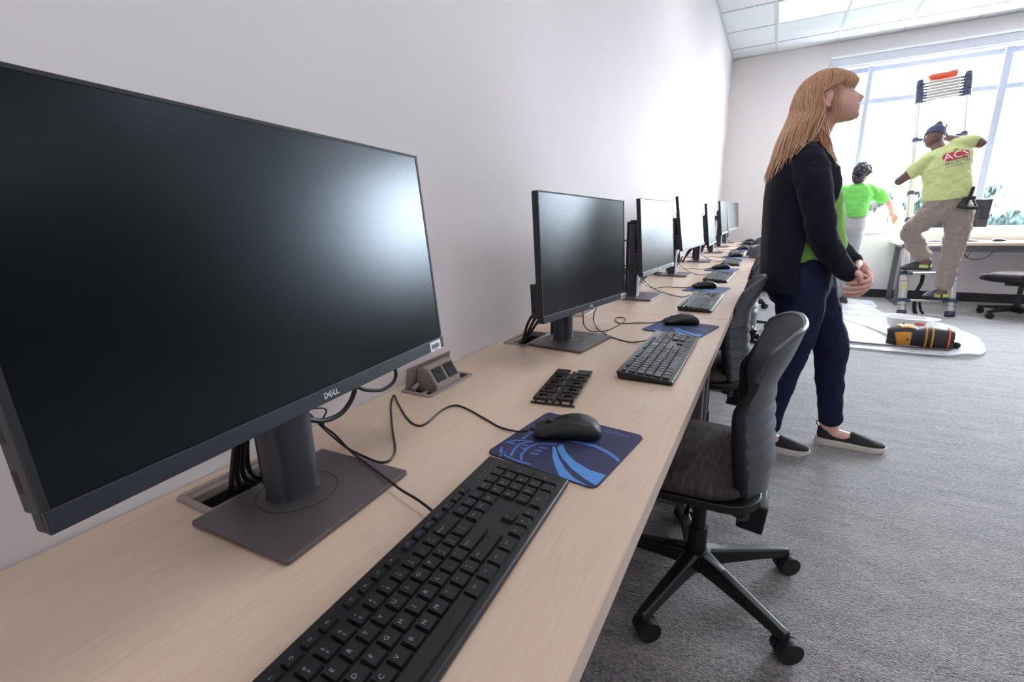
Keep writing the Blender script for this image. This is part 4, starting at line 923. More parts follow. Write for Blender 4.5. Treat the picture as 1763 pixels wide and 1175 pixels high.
# ---------------------------------------------------------------- people
def interp(tab, z, k):
    """tab rows sorted by first value; smooth interpolation of column k"""
    if z <= tab[0][0]: return tab[0][k]
    for a, b in zip(tab, tab[1:]):
        if z <= b[0]:
            t = (z-a[0])/(b[0]-a[0]); t = t*t*(3-2*t) if k else t
            return a[k]+(b[k]-a[k])*t
    return tab[-1][k]
def ell(c, hx, hy, z, n=32, p=1.0):
    r = []
    for i in range(n):
        a = 2*PI*i/n; ca, sa = math.cos(a), math.sin(a)
        r.append(Vector((c[0]+hx*math.copysign(abs(ca)**p, ca), c[1]+hy*math.copysign(abs(sa)**p, sa), z)))
    return r
def place(o, root): o.data.transform(root.matrix_basis.inverted()); return o
# ============ standing woman, in profile facing +X
YC = 2.50
HT = [  # z, x front of face, x back of skull, half width
 (1.461, .925, .905, .012), (1.466, .964, .880, .026), (1.472, .977, .865, .034), (1.480, .982, .850, .040), (1.490, .980, .835, .048), (1.500, .978, .815, .055), (1.510, .9795, .798, .061), (1.520, .9785, .790, .0645), (1.532, .971, .784, .068),
 (1.550, .962, .779, .071), (1.568, .952, .777, .073), (1.583, .9455, .779, .074), (1.596, .949, .783, .0745), (1.615, .947, .791, .073), (1.632, .934, .803, .068), (1.646, .910, .820, .057), (1.656, .885, .835, .040), (1.661, .865, .850, .012)]
def nose(z, d):
    pr = [(1.527, 0), (1.533, .007), (1.540, .0180), (1.548, .0275), (1.554, .0295), (1.561, .0250), (1.572, .0145), (1.586, .0050), (1.595, 0)]
    if z < 1.527 or z > 1.595: return 0
    w = .0130-.0045*max(0, min(1, (z-1.548)/.02))
    return interp([(a, b) for a, b in pr], z, 1)*math.exp(-(d/w)**2)
def head_rings():
    rings = []; n = 96
    for j in range(100):
        z = 1.461+(1.661-1.461)*j/99
        xf, xb, hw = (interp(HT, z, k) for k in (1, 2, 3)); xc = xb+(xf-xb)*.52; r = []
        for i in range(n):
            a = 2*PI*i/n; c, s = math.cos(a), math.sin(a)
            x = xc+((xf-xc)*abs(c)**.92 if c > 0 else -(xc-xb)*abs(c)**1.0)
            y = hw*math.copysign(abs(s)**.92, s)
            if c > 0:
                x += nose(z, y)
                # eye sockets, lips, cheek
                for sy in (-1, 1): x -= .0060*math.exp(-((y-sy*.030)/.013)**2-((z-1.579)/.010)**2)
                x += .0035*math.exp(-(y/.017)**2-((z-1.5215)/.0035)**2)+.0035*math.exp(-(y/.015)**2-((z-1.5085)/.004)**2)-.0022*math.exp(-(y/.020)**2-((z-1.5150)/.0022)**2)
            r.append(Vector((x, YC+y, z)))
        rings.append(r)
    return rings
w = thing('person', 'woman with long red blond hair in navy cardigan and green tee standing in profile', 'person', (.95, YC, 0))
# --- one continuous body
B = MB(); B.loft(head_rings())
B.limb([(.818, YC, 1.34), (.838, YC, 1.42), (.862, YC, 1.50)], [.062, .052, .052])
for s in (-1, 1):   # ears
    B.ball((.862, YC+s*.0800, 1.543), (.0165, .0075, .0270), 14, 10, mt=Matrix.Rotation(.18, 3, 'Y') @ Matrix.Rotation(s*.22, 3, 'Z'))
    rim = [Vector((.862+.0165*math.cos(a)*(1 if math.sin(a) > -.3 else .75)-.006*0, YC+s*(.0865+.005*max(0, -math.cos(a))), 1.543+.0275*math.sin(a))) for a in (math.radians(q) for q in range(20, 285, 22))]
    B.tube(rim, .0036, 8)
    B.ball((.868, YC+s*.080, 1.519), (.0075, .005, .009), 10, 8)
T0 = [(.80, .84, .115, .150), (.92, .845, .105, .135), (1.02, .84, .100, .125), (1.12, .83, .105, .130), (1.22, .82, .112, .145), (1.30, .812, .095, .160), (1.345, .815, .065, .125), (1.375, .820, .050, .070)]
B.loft([ell((a[1], YC), a[2], a[3], a[0]) for a in T0])
LEGN = [(.845, 2.425, .82), (.86, 2.415, .68), (.868, 2.41, .56), (.862, 2.408, .48), (.840, 2.405, .36), (.815, 2.402, .20), (.800, 2.400, .075)]
LEGF = [(.875, 2.575, .82), (.945, 2.580, .66), (1.000, 2.582, .54), (1.018, 2.582, .47), (1.030, 2.585, .36), (1.046, 2.588, .20), (1.050, 2.588, .075)]
B.limb(LEGN, [.085, .075, .06, .05, .044, .030, .028]); B.limb(LEGF, [.085, .075, .06, .05, .047, .034, .031])
B.limb([(.800, 2.400, .12), (.795, 2.399, .070), (.81, 2.398, .045), (.88, 2.395, .034)], [.028, .030, .031, .028]); B.limb([(1.056, 2.588, .13), (1.068, 2.588, .070), (1.085, 2.586, .045), (1.17, 2.580, .034)], [.034, .033, .033, .028])
ARMN = [(.815, 2.345, 1.315), (.842, 2.315, 1.22), (.878, 2.300, 1.09), (.908, 2.305, .99), (.958, 2.335, .915), (1.008, 2.375, .858)]
ARMF = [(.825, 2.655, 1.315), (.855, 2.690, 1.22), (.895, 2.705, 1.10), (.925, 2.695, 1.02), (.985, 2.630, .945), (1.045, 2.555, .885)]
B.limb(ARMN, [.050, .045, .040, .038, .034, .028]); B.limb(ARMF, [.050, .045, .040, .038, .034, .028])
body_me = solidify_remesh(B, .0034, M['skin'], 2, name='body')
# --- clasped hands, fingers kept apart on a finer grid
Hn = MB()
Hn.limb([(1.004, 2.372, .862), (1.030, 2.395, .843), (1.052, 2.412, .822)], [(.026, .020), (.036, .017), (.037, .015)], flat=(.35, .35, .87))            # right palm
Hn.limb([(1.018, 2.366, .866), (1.036, 2.354, .858), (1.050, 2.349, .842), (1.055, 2.350, .823)], [.0135, .0115, .0105, .0085])                       # right thumb
Rf = [([(1.048, 2.396, .850), (1.078, 2.408, .838), (1.088, 2.430, .822), (1.074, 2.446, .812)], .0092), ([(1.050, 2.402, .834), (1.079, 2.414, .816), (1.084, 2.438, .800), (1.066, 2.450, .796)], .0094),
      ([(1.048, 2.404, .818), (1.072, 2.412, .794), (1.072, 2.434, .778), (1.054, 2.444, .778)], .0090), ([(1.040, 2.402, .804), (1.056, 2.406, .779), (1.052, 2.424, .765), (1.037, 2.432, .768)], .0080)]
for p, r in Rf: Hn.limb(p, [r, r*.97, r*.9, r*.76], 12, 4)
Hn.limb([(1.046, 2.548, .884), (1.068, 2.500, .856), (1.082, 2.452, .832)], [(.025, .018), (.036, .016), (.037, .014)], flat=(.25, .3, .92))            # left palm
Hn.limb([(1.060, 2.520, .884), (1.058, 2.475, .884), (1.050, 2.435, .880), (1.044, 2.408, .872)], [.0135, .0118, .0105, .0084])                       # left thumb
Lf = [([(1.086, 2.448, .856), (1.094, 2.402, .838), (1.078, 2.366, .824), (1.038, 2.357, .816), (1.012, 2.362, .812)], .0094), ([(1.090, 2.446, .838), (1.096, 2.398, .818), (1.078, 2.364, .803), (1.036, 2.356, .795), (1.002, 2.362, .792)], .0096),
      ([(1.088, 2.446, .820), (1.090, 2.400, .798), (1.071, 2.369, .783), (1.032, 2.362, .776), (1.004, 2.367, .774)], .0092), ([(1.080, 2.446, .806), (1.080, 2.404, .781), (1.060, 2.378, .766), (1.030, 2.372, .760), (1.012, 2.376, .759)], .0080)]
for p, r in Lf: Hn.limb(p, [r, r, r*.96, r*.9, r*.74], 12, 4)
hand_me = solidify_remesh(Hn, .0016, M['skin'], 2, name='hands')
place(obj('body', join_meshes('body', [body_me, hand_me], [M['skin'], M['skin']]), None, w), w)
nl = MB()
for p, r in Lf:
    q, d = Vector(p[-1]), (Vector(p[-1])-Vector(p[-2])).normalized(); nl.ball(q+d*r*.35+Vector((0, -r*.62, 0)), (r*.55, r*.16, r*.48), 10, 6)
nl.ball((1.0555, 2.3415, .8215), (.0055, .0022, .0065), 10, 6)
obj('fingernails', nl, M['nail'], w, 1.2, world=True)
# face details
for s in (-1, 1):
    e = obj('eye', MB().ball((.9340, YC+s*.0300, 1.5790), .0096, 18, 12), M['eye'], w, 1.2, world=True)
    mt = Matrix.Translation((.9385, YC+s*.0300, 1.5790)); obj('iris', MB().ball((.9422, YC+s*.0306, 1.5800), (.0020, .0044, .0044), 14, 8), M['iris'], e, 1.2).matrix_basis = Matrix.Translation((-.95, -YC, 0))
    obj('eyelid', MB().tube([(.9335+.0100*math.cos(a), YC+s*.0300+.0100*math.sin(a), 1.5836) for a in (math.radians(q) for q in range(-70, 71, 14))], [.0016+.0012*math.sin(PI*q/10) for q in range(11)], 8).tube([(.9335+.0100*math.cos(a), YC+s*.0300+.0100*math.sin(a), 1.5742) for a in (math.radians(q) for q in range(-65, 66, 13))], .0012, 8), M['skin'], w, 1.2, world=True)
    obj('eyebrow', MB().tube([(.9515-.0006*q*q*.6, YC+s*(.013+.0055*q), 1.5945+.0016*q-.00028*q*q) for q in range(7)], [.0012, .002, .0022, .0022, .002, .0016, .0009], 8), M['hair'], w, 1.2, world=True)
    obj('earring', MB().ball((.869, YC+s*.0860, 1.5165), .0028, 10, 8), M['alu'], w, 1.2, world=True)
def lipline(z, k, h, d): return MB().tube([(.9775+k-4.2*(q*.0052)**2*8-(.0015 if abs(q) == 4 else 0), YC+q*.0052, z-.00035*abs(q)*h) for q in range(-4, 5)], [.0008, .0021, .0028, .0031, .0030, .0031, .0028, .0021, .0008], 10)
obj('lips', lipline(1.5190, .0006, -1, 0).merge(lipline(1.5112, .0010, 1, 0)), M['lips'], w, 1.2, world=True)
# --- jeans
J = MB(); J.loft([ell((a[1], YC), a[2], a[3], a[0], p=.9) for a in [(.70, .85, .10, .12), (.74, .845, .124, .160), (.80, .845, .130, .176), (.86, .842, .126, .172), (.93, .842, .118, .155)]])
J.limb([(.840, 2.425, .84)]+LEGN[1:-1]+[(.805, 2.400, .110)], [.112, .096, .073, .0575, .051, .043, .042]); J.limb([(.882, 2.575, .84), (.945, 2.58, .66), (.992, 2.582, .56), (1.016, 2.582, .475), (1.026, 2.585, .36), (1.046, 2.588, .22), (1.060, 2.588, .118)], [.108, .088, .074, .0745, .062, .054, .050])
place(obj('jeans', solidify_remesh(J, .007, M['denim'], 3, .012, .055, 'jeans'), None, w), w)
# --- tee
Te = MB(); Te.loft([ell((.5*(a[1]+a[2]), YC), .5*(a[2]-a[1]), a[3], a[0], p=.92) for a in [(.893, .722, .962, .165), (.93, .715, .992, .166), (.96, .712, 1.003, .164), (1.02, .705, .996, .158), (1.11, .702, .984, .158), (1.17, .700, .970, .166), (1.22, .700, .958, .170), (1.28, .708, .938, .166), (1.33, .734, .910, .132), (1.362, .766, .890, .080), (1.378, .790, .876, .060)]])
te_me = solidify_remesh(Te, .007, M['green'], 3, .020, .075, 'tee'); tee_o = obj('tee', te_me, None, w)
# --- cardigan: open-fronted body plus sleeves
CT = [(.765, .700, .990, .196, 95), (.83, .692, .990, .196, 93), (.90, .688, .995, .190, 92), (.97, .684, 1.0, .182, 90), (1.03, .682, 1.0, .178, 88), (1.10, .680, .992, .178, 66), (1.17, .678, .978, .186, 47), (1.22, .678, .966, .192, 38), (1.27, .682, .948, .192, 34), (1.31, .694, .925, .178, 40), (1.345, .715, .905, .145, 52), (1.372, .744, .890, .100, 62), (1.386, .768, .885, .074, 70)]
Cd = MB(); inner, outer = [], []; na = 60; zs = [.765+(1.386-.765)*j/80 for j in range(81)]
for z in zs:
    xb, xf, hy, ph = (interp(CT, z, k) for k in (1, 2, 3, 4)); xc = .5*(xb+xf); hx = .5*(xf-xb); ri, ro = [], []
    for i in range(na+1):
        a = math.radians(ph+(360-2*ph)*i/na); c, s = math.cos(a), math.sin(a)
        wv = .006*noise.noise(Vector((a*2.2, z*4, 3)))*(1.6 if z < 1.0 else 1); zz = z-(.03*max(0, 1-(a if a < PI else 2*PI-a)/1.9) if z < .80 else 0)
        for k, lst in ((0, ri), (.0055, ro)):
            lst.append(Vector((xc+(hx+.004+wv+k)*math.copysign(abs(c)**.92, c), YC+(hy+.004+wv+k)*math.copysign(abs(s)**.92, s), zz)))
    inner.append(ri); outer.append(ro)
n = na+1; vs = [p for r in inner for p in r]+[p for r in outer for p in r]; o_ = n*len(zs); fs = []
for j in range(len(zs)-1):
    for i in range(na):
        a = j*n+i; fs += [(a, a+n, a+n+1, a+1), (o_+a, o_+a+1, o_+a+n+1, o_+a+n)]
    fs += [(j*n, o_+j*n, o_+j*n+n, j*n+n), (j*n+na, j*n+na+n, o_+j*n+na+n, o_+j*n+na)]
t_ = (len(zs)-1)*n; fs += [(i, i+1, o_+i+1, o_+i) for i in range(na)]+[(t_+i, o_+t_+i, o_+t_+i+1, t_+i+1) for i in range(na)]
Cd.add(vs, fs); card = Cd.mesh('cardigan', M['navyknit'], .9)
Sl = MB(); Sl.limb([(.800, 2.375, 1.335), (.822, 2.345, 1.29)]+ARMN[1:-1]+[(1.012, 2.378, .856)], [.058, .066, .066, .056, .054, .046, .0385], 20, 5); Sl.limb([(.805, 2.625, 1.335), (.828, 2.655, 1.29)]+ARMF[1:-1]+[(1.048, 2.552, .886)], [.058, .066, .066, .056, .052, .044, .037], 20, 5)
sl_me = solidify_remesh(Sl, .006, M['navyknit'], 3, .014, .06, 'sleeves')
place(obj('cardigan', join_meshes('cardigan', [card, sl_me], [M['navyknit'], M['navyknit']]), None, w), w)
# --- slip-on shoes
def shoe(name, toe, heel, y, zt, lab_mat, sole_mat, wd=.046):
    L = toe-heel; r = thing  # outline of a slip-on seen from above
    def outl(k, z, ins=0): return [Vector((heel+L*(.5-.5*math.cos(a))*1.0, 0, z)) for a in ()]
    prof = [(0, .22, 0), (.008, .42, 0), (.03, .66, 0), (.07, .80, .0), (.13, .84, 0), (.24, .84, 0), (.38, .82, 0), (.46, .85, 0), (.52, .88, 0), (.58, .93, 0), (.72, 1.0, 0), (.83, .95, 0), (.91, .78, 0), (.955, .60, 0), (.985, .40, 0), (1.0, .14, 0)]
    top = [(0, .074), (.04, .086), (.12, .080), (.24, .058), (.38, .050), (.46, .060), (.52, .074), (.60, .068), (.72, .058), (.85, .046), (.95, .038), (1.0, .030)]
    up_, so = MB(), MB(); rings = []; sr = []
    for t, k, _ in prof:
        x = heel+L*t; hw = wd*k; h = interp(top, t, 1)
        rings.append([Vector((x, y+hw*c*(1 if z < .5 else .72), .022+(h-.022)*z)) for c, z in ((-1, 0), (-1.0, .35), (-.86, .72), (-.45, .97), (0, 1), (.45, .97), (.86, .72), (1.0, .35), (1, 0))])
        sr.append([Vector((x+(.004 if t == 1 else -.004 if t == 0 else 0), y+(hw+.004)*c, z)) for c, z in ((-1, .0+(.010*max(0, t-.8)*5)), (-1.04, .014), (-1, .026+.006*(1-t)), (1, .026+.006*(1-t)), (1.04, .014), (1, .0+(.010*max(0, t-.8)*5)))])
    return up_.loft(rings), so.loft(sr)
for toe, heel, y in ((.972, .722, 2.395), (1.287, 1.012, 2.580)):
    u_, s_ = shoe('shoe', toe, heel, y, 0, 0, 0)
    sh = obj('shoe', u_, M['shoe'], w, 1.0, world=True); sh['label'] = 'black knit slip-on shoe with an off-white sole'
    obj('sole', s_, M['sole'], sh, .6).matrix_basis = Matrix.Translation((-.95, -YC, 0))
    obj('pull_tab', MB().tube([(heel+.004, y, .075), (heel-.008, y, .095), (heel-.002, y, .108), (heel+.008, y, .092)], .0022, 6, smooth=4), M['shoe'], sh, .9).matrix_basis = Matrix.Translation((-.95, -YC, 0))
# --- hair: a close cap and many tapering locks
HM = MB(); rnd = random.Random(5)
def scalp(ph, z, off):
    """point on the head at azimuth ph (0 front, pi back; negative = camera side) and height z"""
    off += max(0, -math.cos(ph))**1.2*interp([(1.49, .044), (1.54, .027), (1.585, .013), (1.63, .008), (1.66, 0)], z, 1); z = min(z, 1.660); xf, xb, hw = (interp(HT, max(z, 1.52), k) for k in (1, 2, 3)); xc = xb+(xf-xb)*.52; c, s = math.cos(ph), math.sin(ph)
    return Vector((xc+((xf-xc+off)*c if c > 0 else (xc-xb+off)*c), YC+(hw+off)*s, z))
capr = []
for j in range(22):
    z = 1.505+(1.667-1.505)*j/21; f = math.radians(interp([(1.505, 118), (1.56, 108), (1.59, 78), (1.61, 40), (1.625, 4), (1.667, 2)], z, 1)); off = .007+.004*math.sin(j)
    row = []
    for i in range(49):
        ph = f+(2*PI-2*f)*i/48
        p = scalp(ph, z, .006)
        if z > 1.655: p = Vector((.858, YC, 0))+(p-Vector((.858, YC, 0)))*(1-(z-1.655)/.012*.75); p.z = z-.001
        row.append(p)
    capr.append(row)
HM.loft(capr, False, closed=False)
_bv = [(BVHTree.FromPolygons([v.co.copy() for v in me.vertices], [tuple(q.vertices) for q in me.polygons]), off) for me, off in ((sl_me, .010), (te_me, .024))]
def lock(pts, r0, r1=.0012, fl=None, n=6, k=4):
    m = len(pts); rs = []; pts = [Vector(q) for q in pts]
    for q in pts:      # hair lies on the clothes, never inside them
        if q.z < 1.43:
            for _ in range(2):
                for bv, off in _bv:
                    l, nn, ix, d = bv.find_nearest(q)
                    if (q-l).dot(nn) < off: q[:] = l+nn*off
    for i in range(m):
        t = i/(m-1); q = r0*(.75+.35*math.sin(PI*min(1, t*1.2)))*(1-t**3)+r1*t**3; rs.append((q, q*.45))
    HM.tube(pts, rs, n, smooth=k, flat=fl or (0, 0, 1))
def top(ph):
    d = .030 if abs(math.cos(ph)) > .5 else .018
    return Vector((.862+.045*math.cos(ph), YC+.004*math.copysign(1, math.sin(ph)), 1.6655-5*(.045*math.cos(ph))**2))
for k in range(230):      # long locks over the back and sides
    side = -1 if k % 2 else 1; u = rnd.random(); ph = side*math.radians(104+76*u)
    j = lambda a: rnd.uniform(-a, a)
    lift = .009+rnd.random()*.007
    pts = [top(ph)+Vector((j(.012), 0, j(.002)))]
    for z in (1.652, 1.625, 1.585, 1.54, 1.50): pts.append(scalp(ph+j(.03), z, lift+(.004 if z > 1.6 else .002)))
    tz = 1.375-.130*min(1, u*1.35)+j(.020); tx = .812-.140*min(1, u*1.15)+j(.012); ty = YC+side*(.165-.05*u)+j(.035)
    e = Vector((tx, ty, tz)); s0 = pts[-1]; mid = s0.lerp(e, .45)+Vector((.004-.006*u, side*.0, .004)); q3 = s0.lerp(e, .8)+Vector((.004, side*.008, .006))
    pts += [mid+Vector((j(.006), j(.006), 0)), q3+Vector((j(.006), j(.008), 0)), e]
    lock(pts, rnd.uniform(.0055, .0105))
for k in range(110):       # locks from behind the ear down the front of the shoulder
    side = -1 if k < 80 else 1; u = rnd.random(); ph = side*math.radians(98+12*u); j = lambda a: rnd.uniform(-a, a)
    pts = [top(ph)]+[scalp(ph+j(.03), z, .010+.004*rnd.random()) for z in (1.652, 1.625, 1.59)]+[scalp(side*math.radians(112+6*u), 1.55, .013), scalp(side*math.radians(113+6*u), 1.515, .012)]
    e = Vector((.908+j(.013)-.02*u, YC+side*(.125+.02*rnd.random()), 1.275+abs(j(.03))))
    pts += [Vector((.846+j(.014)+.012*(1-u), YC+side*(.082+.01*rnd.random()), 1.455)), Vector((.868+j(.020), YC+side*(.092+.014*rnd.random()), 1.385)), Vector((.892+j(.016), YC+side*(.112+.014*rnd.random()), 1.325)), e]
    lock(pts, rnd.uniform(.0045, .0085))
for k in range(16):       # thin strands hanging before the ear along the jaw
    side = -1 if k < 11 else 1; j = lambda a: rnd.uniform(-a, a); x = .888+j(.014)
    pts = [scalp(side*math.radians(70+j(6)), 1.640, .008), scalp(side*math.radians(74+j(5)), 1.60, .009), Vector((x-.004, YC+side*.0815, 1.56)), Vector((x, YC+side*.077, 1.50)), Vector((x+.006+j(.006), YC+side*.078, 1.43)), Vector((x+.010+j(.012), YC+side*(.085+j(.01)), 1.35+j(.05)))]
    lock(pts, rnd.uniform(.0015, .0034), .0006)
lock([scalp(-1.25, 1.63, .008), Vector((.905, YC-.079, 1.57)), Vector((.910, YC-.074, 1.47)), Vector((.911, YC-.078, 1.38)), Vector((.918, YC-.085, 1.315)), Vector((.924, YC-.086, 1.290))], .0011, .0005)
for k in range(90):       # temple hair swept back over the top of the ear
    side = -1 if k % 2 else 1; u = rnd.random(); j = lambda a: rnd.uniform(-a, a); ph = side*math.radians(44+58*u)
    pts = [top(ph)+Vector((j(.01), 0, 0)), scalp(ph, 1.655, .010), scalp(ph*1.02, 1.632, .011), scalp(side*math.radians(62+40*u), 1.603, .010), scalp(side*math.radians(92+16*u), 1.583+.006*u, .012), scalp(side*math.radians(112+6*u), 1.550, .012), scalp(side*math.radians(113+6*u), 1.505, .011)]
    lock(pts, rnd.uniform(.004, .0075), .002)
for k in range(80):       # fringe
    j = lambda a: rnd.uniform(-a, a); ph = math.radians(j(58)); s = math.copysign(1, ph); f = abs(ph)/1.01
    pts = [Vector((.872+j(.012), YC+.3*.07*math.sin(ph), 1.666)), scalp(ph*.75, 1.655, .009), scalp(ph*.9, 1.638, .010), scalp(ph, 1.617, .011+.003*rnd.random()), scalp(ph*1.04, 1.599-.004*f, .009), scalp(ph*1.06, 1.588-.008*f+j(.004), .0075)]
    lock(pts, rnd.uniform(.003, .006), .0008)
obj('hair', HM, M['hair'], w, 1.4, world=True); place(tee_o, w)

# ============ generic worker pieces
def ring3(c, rv, fv, hw, hd, n=28):
    rv, fv = Vector(rv).normalized(), Vector(fv).normalized(); c = Vector(c)
    return [c+rv*(hw*math.copysign(abs(math.cos(a))**.9, math.cos(a)))+fv*(hd*math.copysign(abs(math.sin(a))**.9, math.sin(a))) for a in (2*PI*i/n for i in range(n))]
def raydecal(verts, faces, target, direction, off):
    """project flat print onto the cloth along a direction"""
    bvh = BVHTree.FromPolygons([v.co.copy() for v in target.vertices], [tuple(p.vertices) for p in target.polygons]); d = Vector(direction); out = []
    for v in verts:
        h = bvh.ray_cast(Vector(v), d); out.append((h[0]-d*off) if h[0] is not None else Vector(v)+d*.1)
    return MB().add(out, faces)
def fingers(mb, palm, d, side, curl, r=.009, L=.075):
    """four fingers and a thumb leaving a palm centre along d, spread along side, curling toward curl"""
    palm, d, side, curl = Vector(palm), Vector(d).normalized(), Vector(side).normalized(), Vector(curl).normalized()
    for k, l in enumerate((.92, 1.0, .94, .76)):
        b = palm+d*.035+side*(.030-.020*k); mb.limb([b, b+d*L*l*.45+curl*.010, b+d*L*l*.68+curl*.035, b+d*L*l*.60+curl*.062], [r, r*.97, r*.9, r*.75], 10, 3)
    b = palm-d*.015+side*.038; mb.limb([b, b+side*.022+d*.025+curl*.012, b+side*.018+d*.045+curl*.034], [r*1.2, r*1.05, r*.8], 10, 3)
# ============ man on the ladder, seen from behind
man = thing('person', 'man in pale yellow-green tee and khaki trousers climbing the ladder, seen from behind', 'person', (2.25, 6.35, 0))
HL = [(2.13, 6.28, 1.07), (2.045, 6.33, .985), (1.985, 6.42, .885), (2.055, 6.47, .74), (2.135, 6.475, .62)]
FL, FR = [(2.135, 6.475, .62), (2.165, 6.46, .55)], [(2.325, 6.385, .34), (2.325, 6.40, .25)]
HR = [(2.295, 6.28, 1.07), (2.315, 6.28, .90), (2.320, 6.31, .73), (2.325, 6.36, .48), (2.325, 6.385, .34)]
AL = [(1.995, 6.38, 1.565), (1.90, 6.37, 1.475), (1.815, 6.42, 1.395), (1.87, 6.60, 1.42), (1.915, 6.78, 1.47)]
AR = [(2.245, 6.40, 1.715), (2.32, 6.37, 1.725), (2.378, 6.38, 1.700), (2.27, 6.50, 1.750), (2.155, 6.60, 1.805)]
hd = Vector((2.040, 6.47, 1.800))
Bm = MB(); Bm.ball(hd, (.076, .092, .105), 24, 16, mt=Matrix.Rotation(-.25, 3, 'X') @ Matrix.Rotation(.25, 3, 'Y')).limb([(2.10, 6.40, 1.62), (2.075, 6.43, 1.70), (2.05, 6.46, 1.77)], [.066, .058, .056])
Bm.ball(hd+Vector((.0, .085, -.035)), (.045, .03, .055)).ball(hd+Vector((.005, .112, -.01)), (.012, .016, .022))
for s in (-1, 1): Bm.ball(hd+Vector((s*.079, .0, -.012)), (.009, .018, .028), 12, 8)
Bm.loft([ring3(c, r, f, hw, h) for c, r, f, hw, h in [((2.20, 6.31, 1.02), (1, 0, 0), (0, 1, 0), .155, .115), ((2.19, 6.32, 1.20), (1, 0, .05), (0, 1, 0), .155, .11), ((2.15, 6.34, 1.38), (1, 0, .15), (0, 1, 0), .155, .11), ((2.125, 6.37, 1.54), (1, 0, .33), (0, 1, 0), .165, .105), ((2.11, 6.39, 1.64), (1, 0, .45), (0, 1, 0), .12, .08), ((2.09, 6.41, 1.69), (1, 0, .45), (0, 1, 0), .06, .06)]])
for p in (HL, HR): Bm.limb(p, [.085, .075, .06, .05, .042])
for p in (FL, FR): Bm.limb(p, [.042, .042])
for p in (AL, AR): Bm.limb(p, [.056, .050, .043, .040, .030], 16, 5)
Bm.limb([(2.155, 6.60, 1.805), (2.125, 6.615, 1.845), (2.10, 6.62, 1.885)], [(.030, .022), (.042, .018), (.040, .015)], flat=(.6, 0, .6)); fingers(Bm, (2.105, 6.622, 1.885), (-.35, .2, .9), (.8, 0, .5), (-.2, -.9, -.2))
Bm.limb([(1.915, 6.78, 1.47), (1.925, 6.82, 1.48), (1.93, 6.86, 1.49)], [(.030, .022), (.040, .018), (.038, .016)], flat=(0, .3, 1)); fingers(Bm, (1.932, 6.86, 1.49), (-.1, .9, .1), (0, 0, 1), (.9, .25, 0))
place(obj('body', solidify_remesh(Bm, .0065, M['skin_dark'], 2, name='body'), None, man), man)
Sh = MB(); Sh.loft([ring3(c, r, f, hw, h) for c, r, f, hw, h in [((2.205, 6.318, 1.190), (1, 0, .06), (0, 1, 0), .199, .160), ((2.195, 6.32, 1.25), (1, 0, .06), (0, 1, 0), .195, .152), ((2.175, 6.33, 1.36), (1, 0, .12), (0, 1, 0), .184, .135), ((2.155, 6.35, 1.47), (1, 0, .22), (0, 1, 0), .190, .130), ((2.150, 6.37, 1.57), (1, 0, .36), (0, 1, 0), .202, .120), ((2.130, 6.39, 1.655), (1, 0, .48), (0, 1, 0), .160, .095), ((2.095, 6.41, 1.70), (1, 0, .48), (0, 1, 0), .075, .070)]])
Sh.limb([(2.03, 6.38, 1.590), (1.96, 6.375, 1.53), (1.895, 6.375, 1.470)], [.082, .078, .070], 18); Sh.limb([(2.20, 6.40, 1.700), (2.27, 6.38, 1.722), (2.325, 6.372, 1.722)], [.075, .070, .062], 18)
shirt_me = solidify_remesh(Sh, .007, M['yellowtee'], 3, .022, .07, 'tee')
sm = obj('tee', shirt_me, None, man)
# print on the back: a red pill with letters, a name under it and a fine line
PL = MB(); cx, cz, rot = 2.188, 1.602, .24
def flat(x, z): c, s = math.cos(rot), math.sin(rot); return (cx+x*c-z*s, 6.0, cz+x*s+z*c)
def decal(m, mat, off):
    v = []; f = []
    bm = bmesh.new(); vs = [bm.verts.new((x, y, 0)) for x, y, *_ in m.v]
    for q in m.f:
        try: bm.faces.new([vs[i] for i in q])
        except ValueError: pass
    bmesh.ops.triangulate(bm, faces=bm.faces); bmesh.ops.subdivide_edges(bm, edges=[e for e in bm.edges if e.calc_length() > .02], cuts=3); bmesh.ops.triangulate(bm, faces=bm.faces); bmesh.ops.subdivide_edges(bm, edges=[e for e in bm.edges if e.calc_length() > .018], cuts=1)
    bm.verts.index_update(); v = [flat(q.co.x, q.co.y) for q in bm.verts]; f = [tuple(q.index for q in fc.verts) for fc in bm.faces]; bm.free()
    o = obj('back_print', raydecal(v, f, shirt_me, (0, 1, 0), off), mat, man, None); return place(o, man)
pill = MB(); fan([(x, y) for x, y in rrect(-.100, -.038, .100, .038, .037, 6)], 0, 0, pill); decal(pill, M['red'], .005)
lt = MB().merge(text_mb('ACS', .090)); lt.v = [(x*1.15, y, z) for x, y, z in lt.v]; decal(lt, M['white'], .0078)
nm = MB().merge(text_mb('ANOINTED', .037), Matrix.Translation((0, -.064, 0))); decal(nm, M['ink'], .003)
ln_ = MB()
for k in range(14): strip([(-.088+.0128*k, -.092), (-.080+.0128*k, -.092)], .007, 0, 0, ln_)
decal(ln_, M['ink'], .003)
lf = MB(); strip([(-.01, .046), (.012, .056), (.03, .050)], .006, 0, 0, lf); decal(lf, M['leaf'], .003)
place(sm, man)
Pn = MB(); Pn.loft([ring3(c, (1, 0, .04), (0, 1, 0), hw, h) for c, hw, h in [((2.205, 6.31, .985), .13, .11), ((2.205, 6.30, 1.05), .182, .140), ((2.20, 6.305, 1.14), .186, .146), ((2.195, 6.315, 1.245), .176, .136)]])
Pn.limb([(2.12, 6.29, 1.09)]+HL[1:], [.120, .105, .088, .080, .074]); Pn.limb([(2.295, 6.28, 1.09), (2.312, 6.28, .92)]+HR[2:], [.122, .105, .090, .078, .074])
place(obj('trousers', solidify_remesh(Pn, .0075, M['khaki'], 3, .044, .07, 'trousers'), None, man), man)
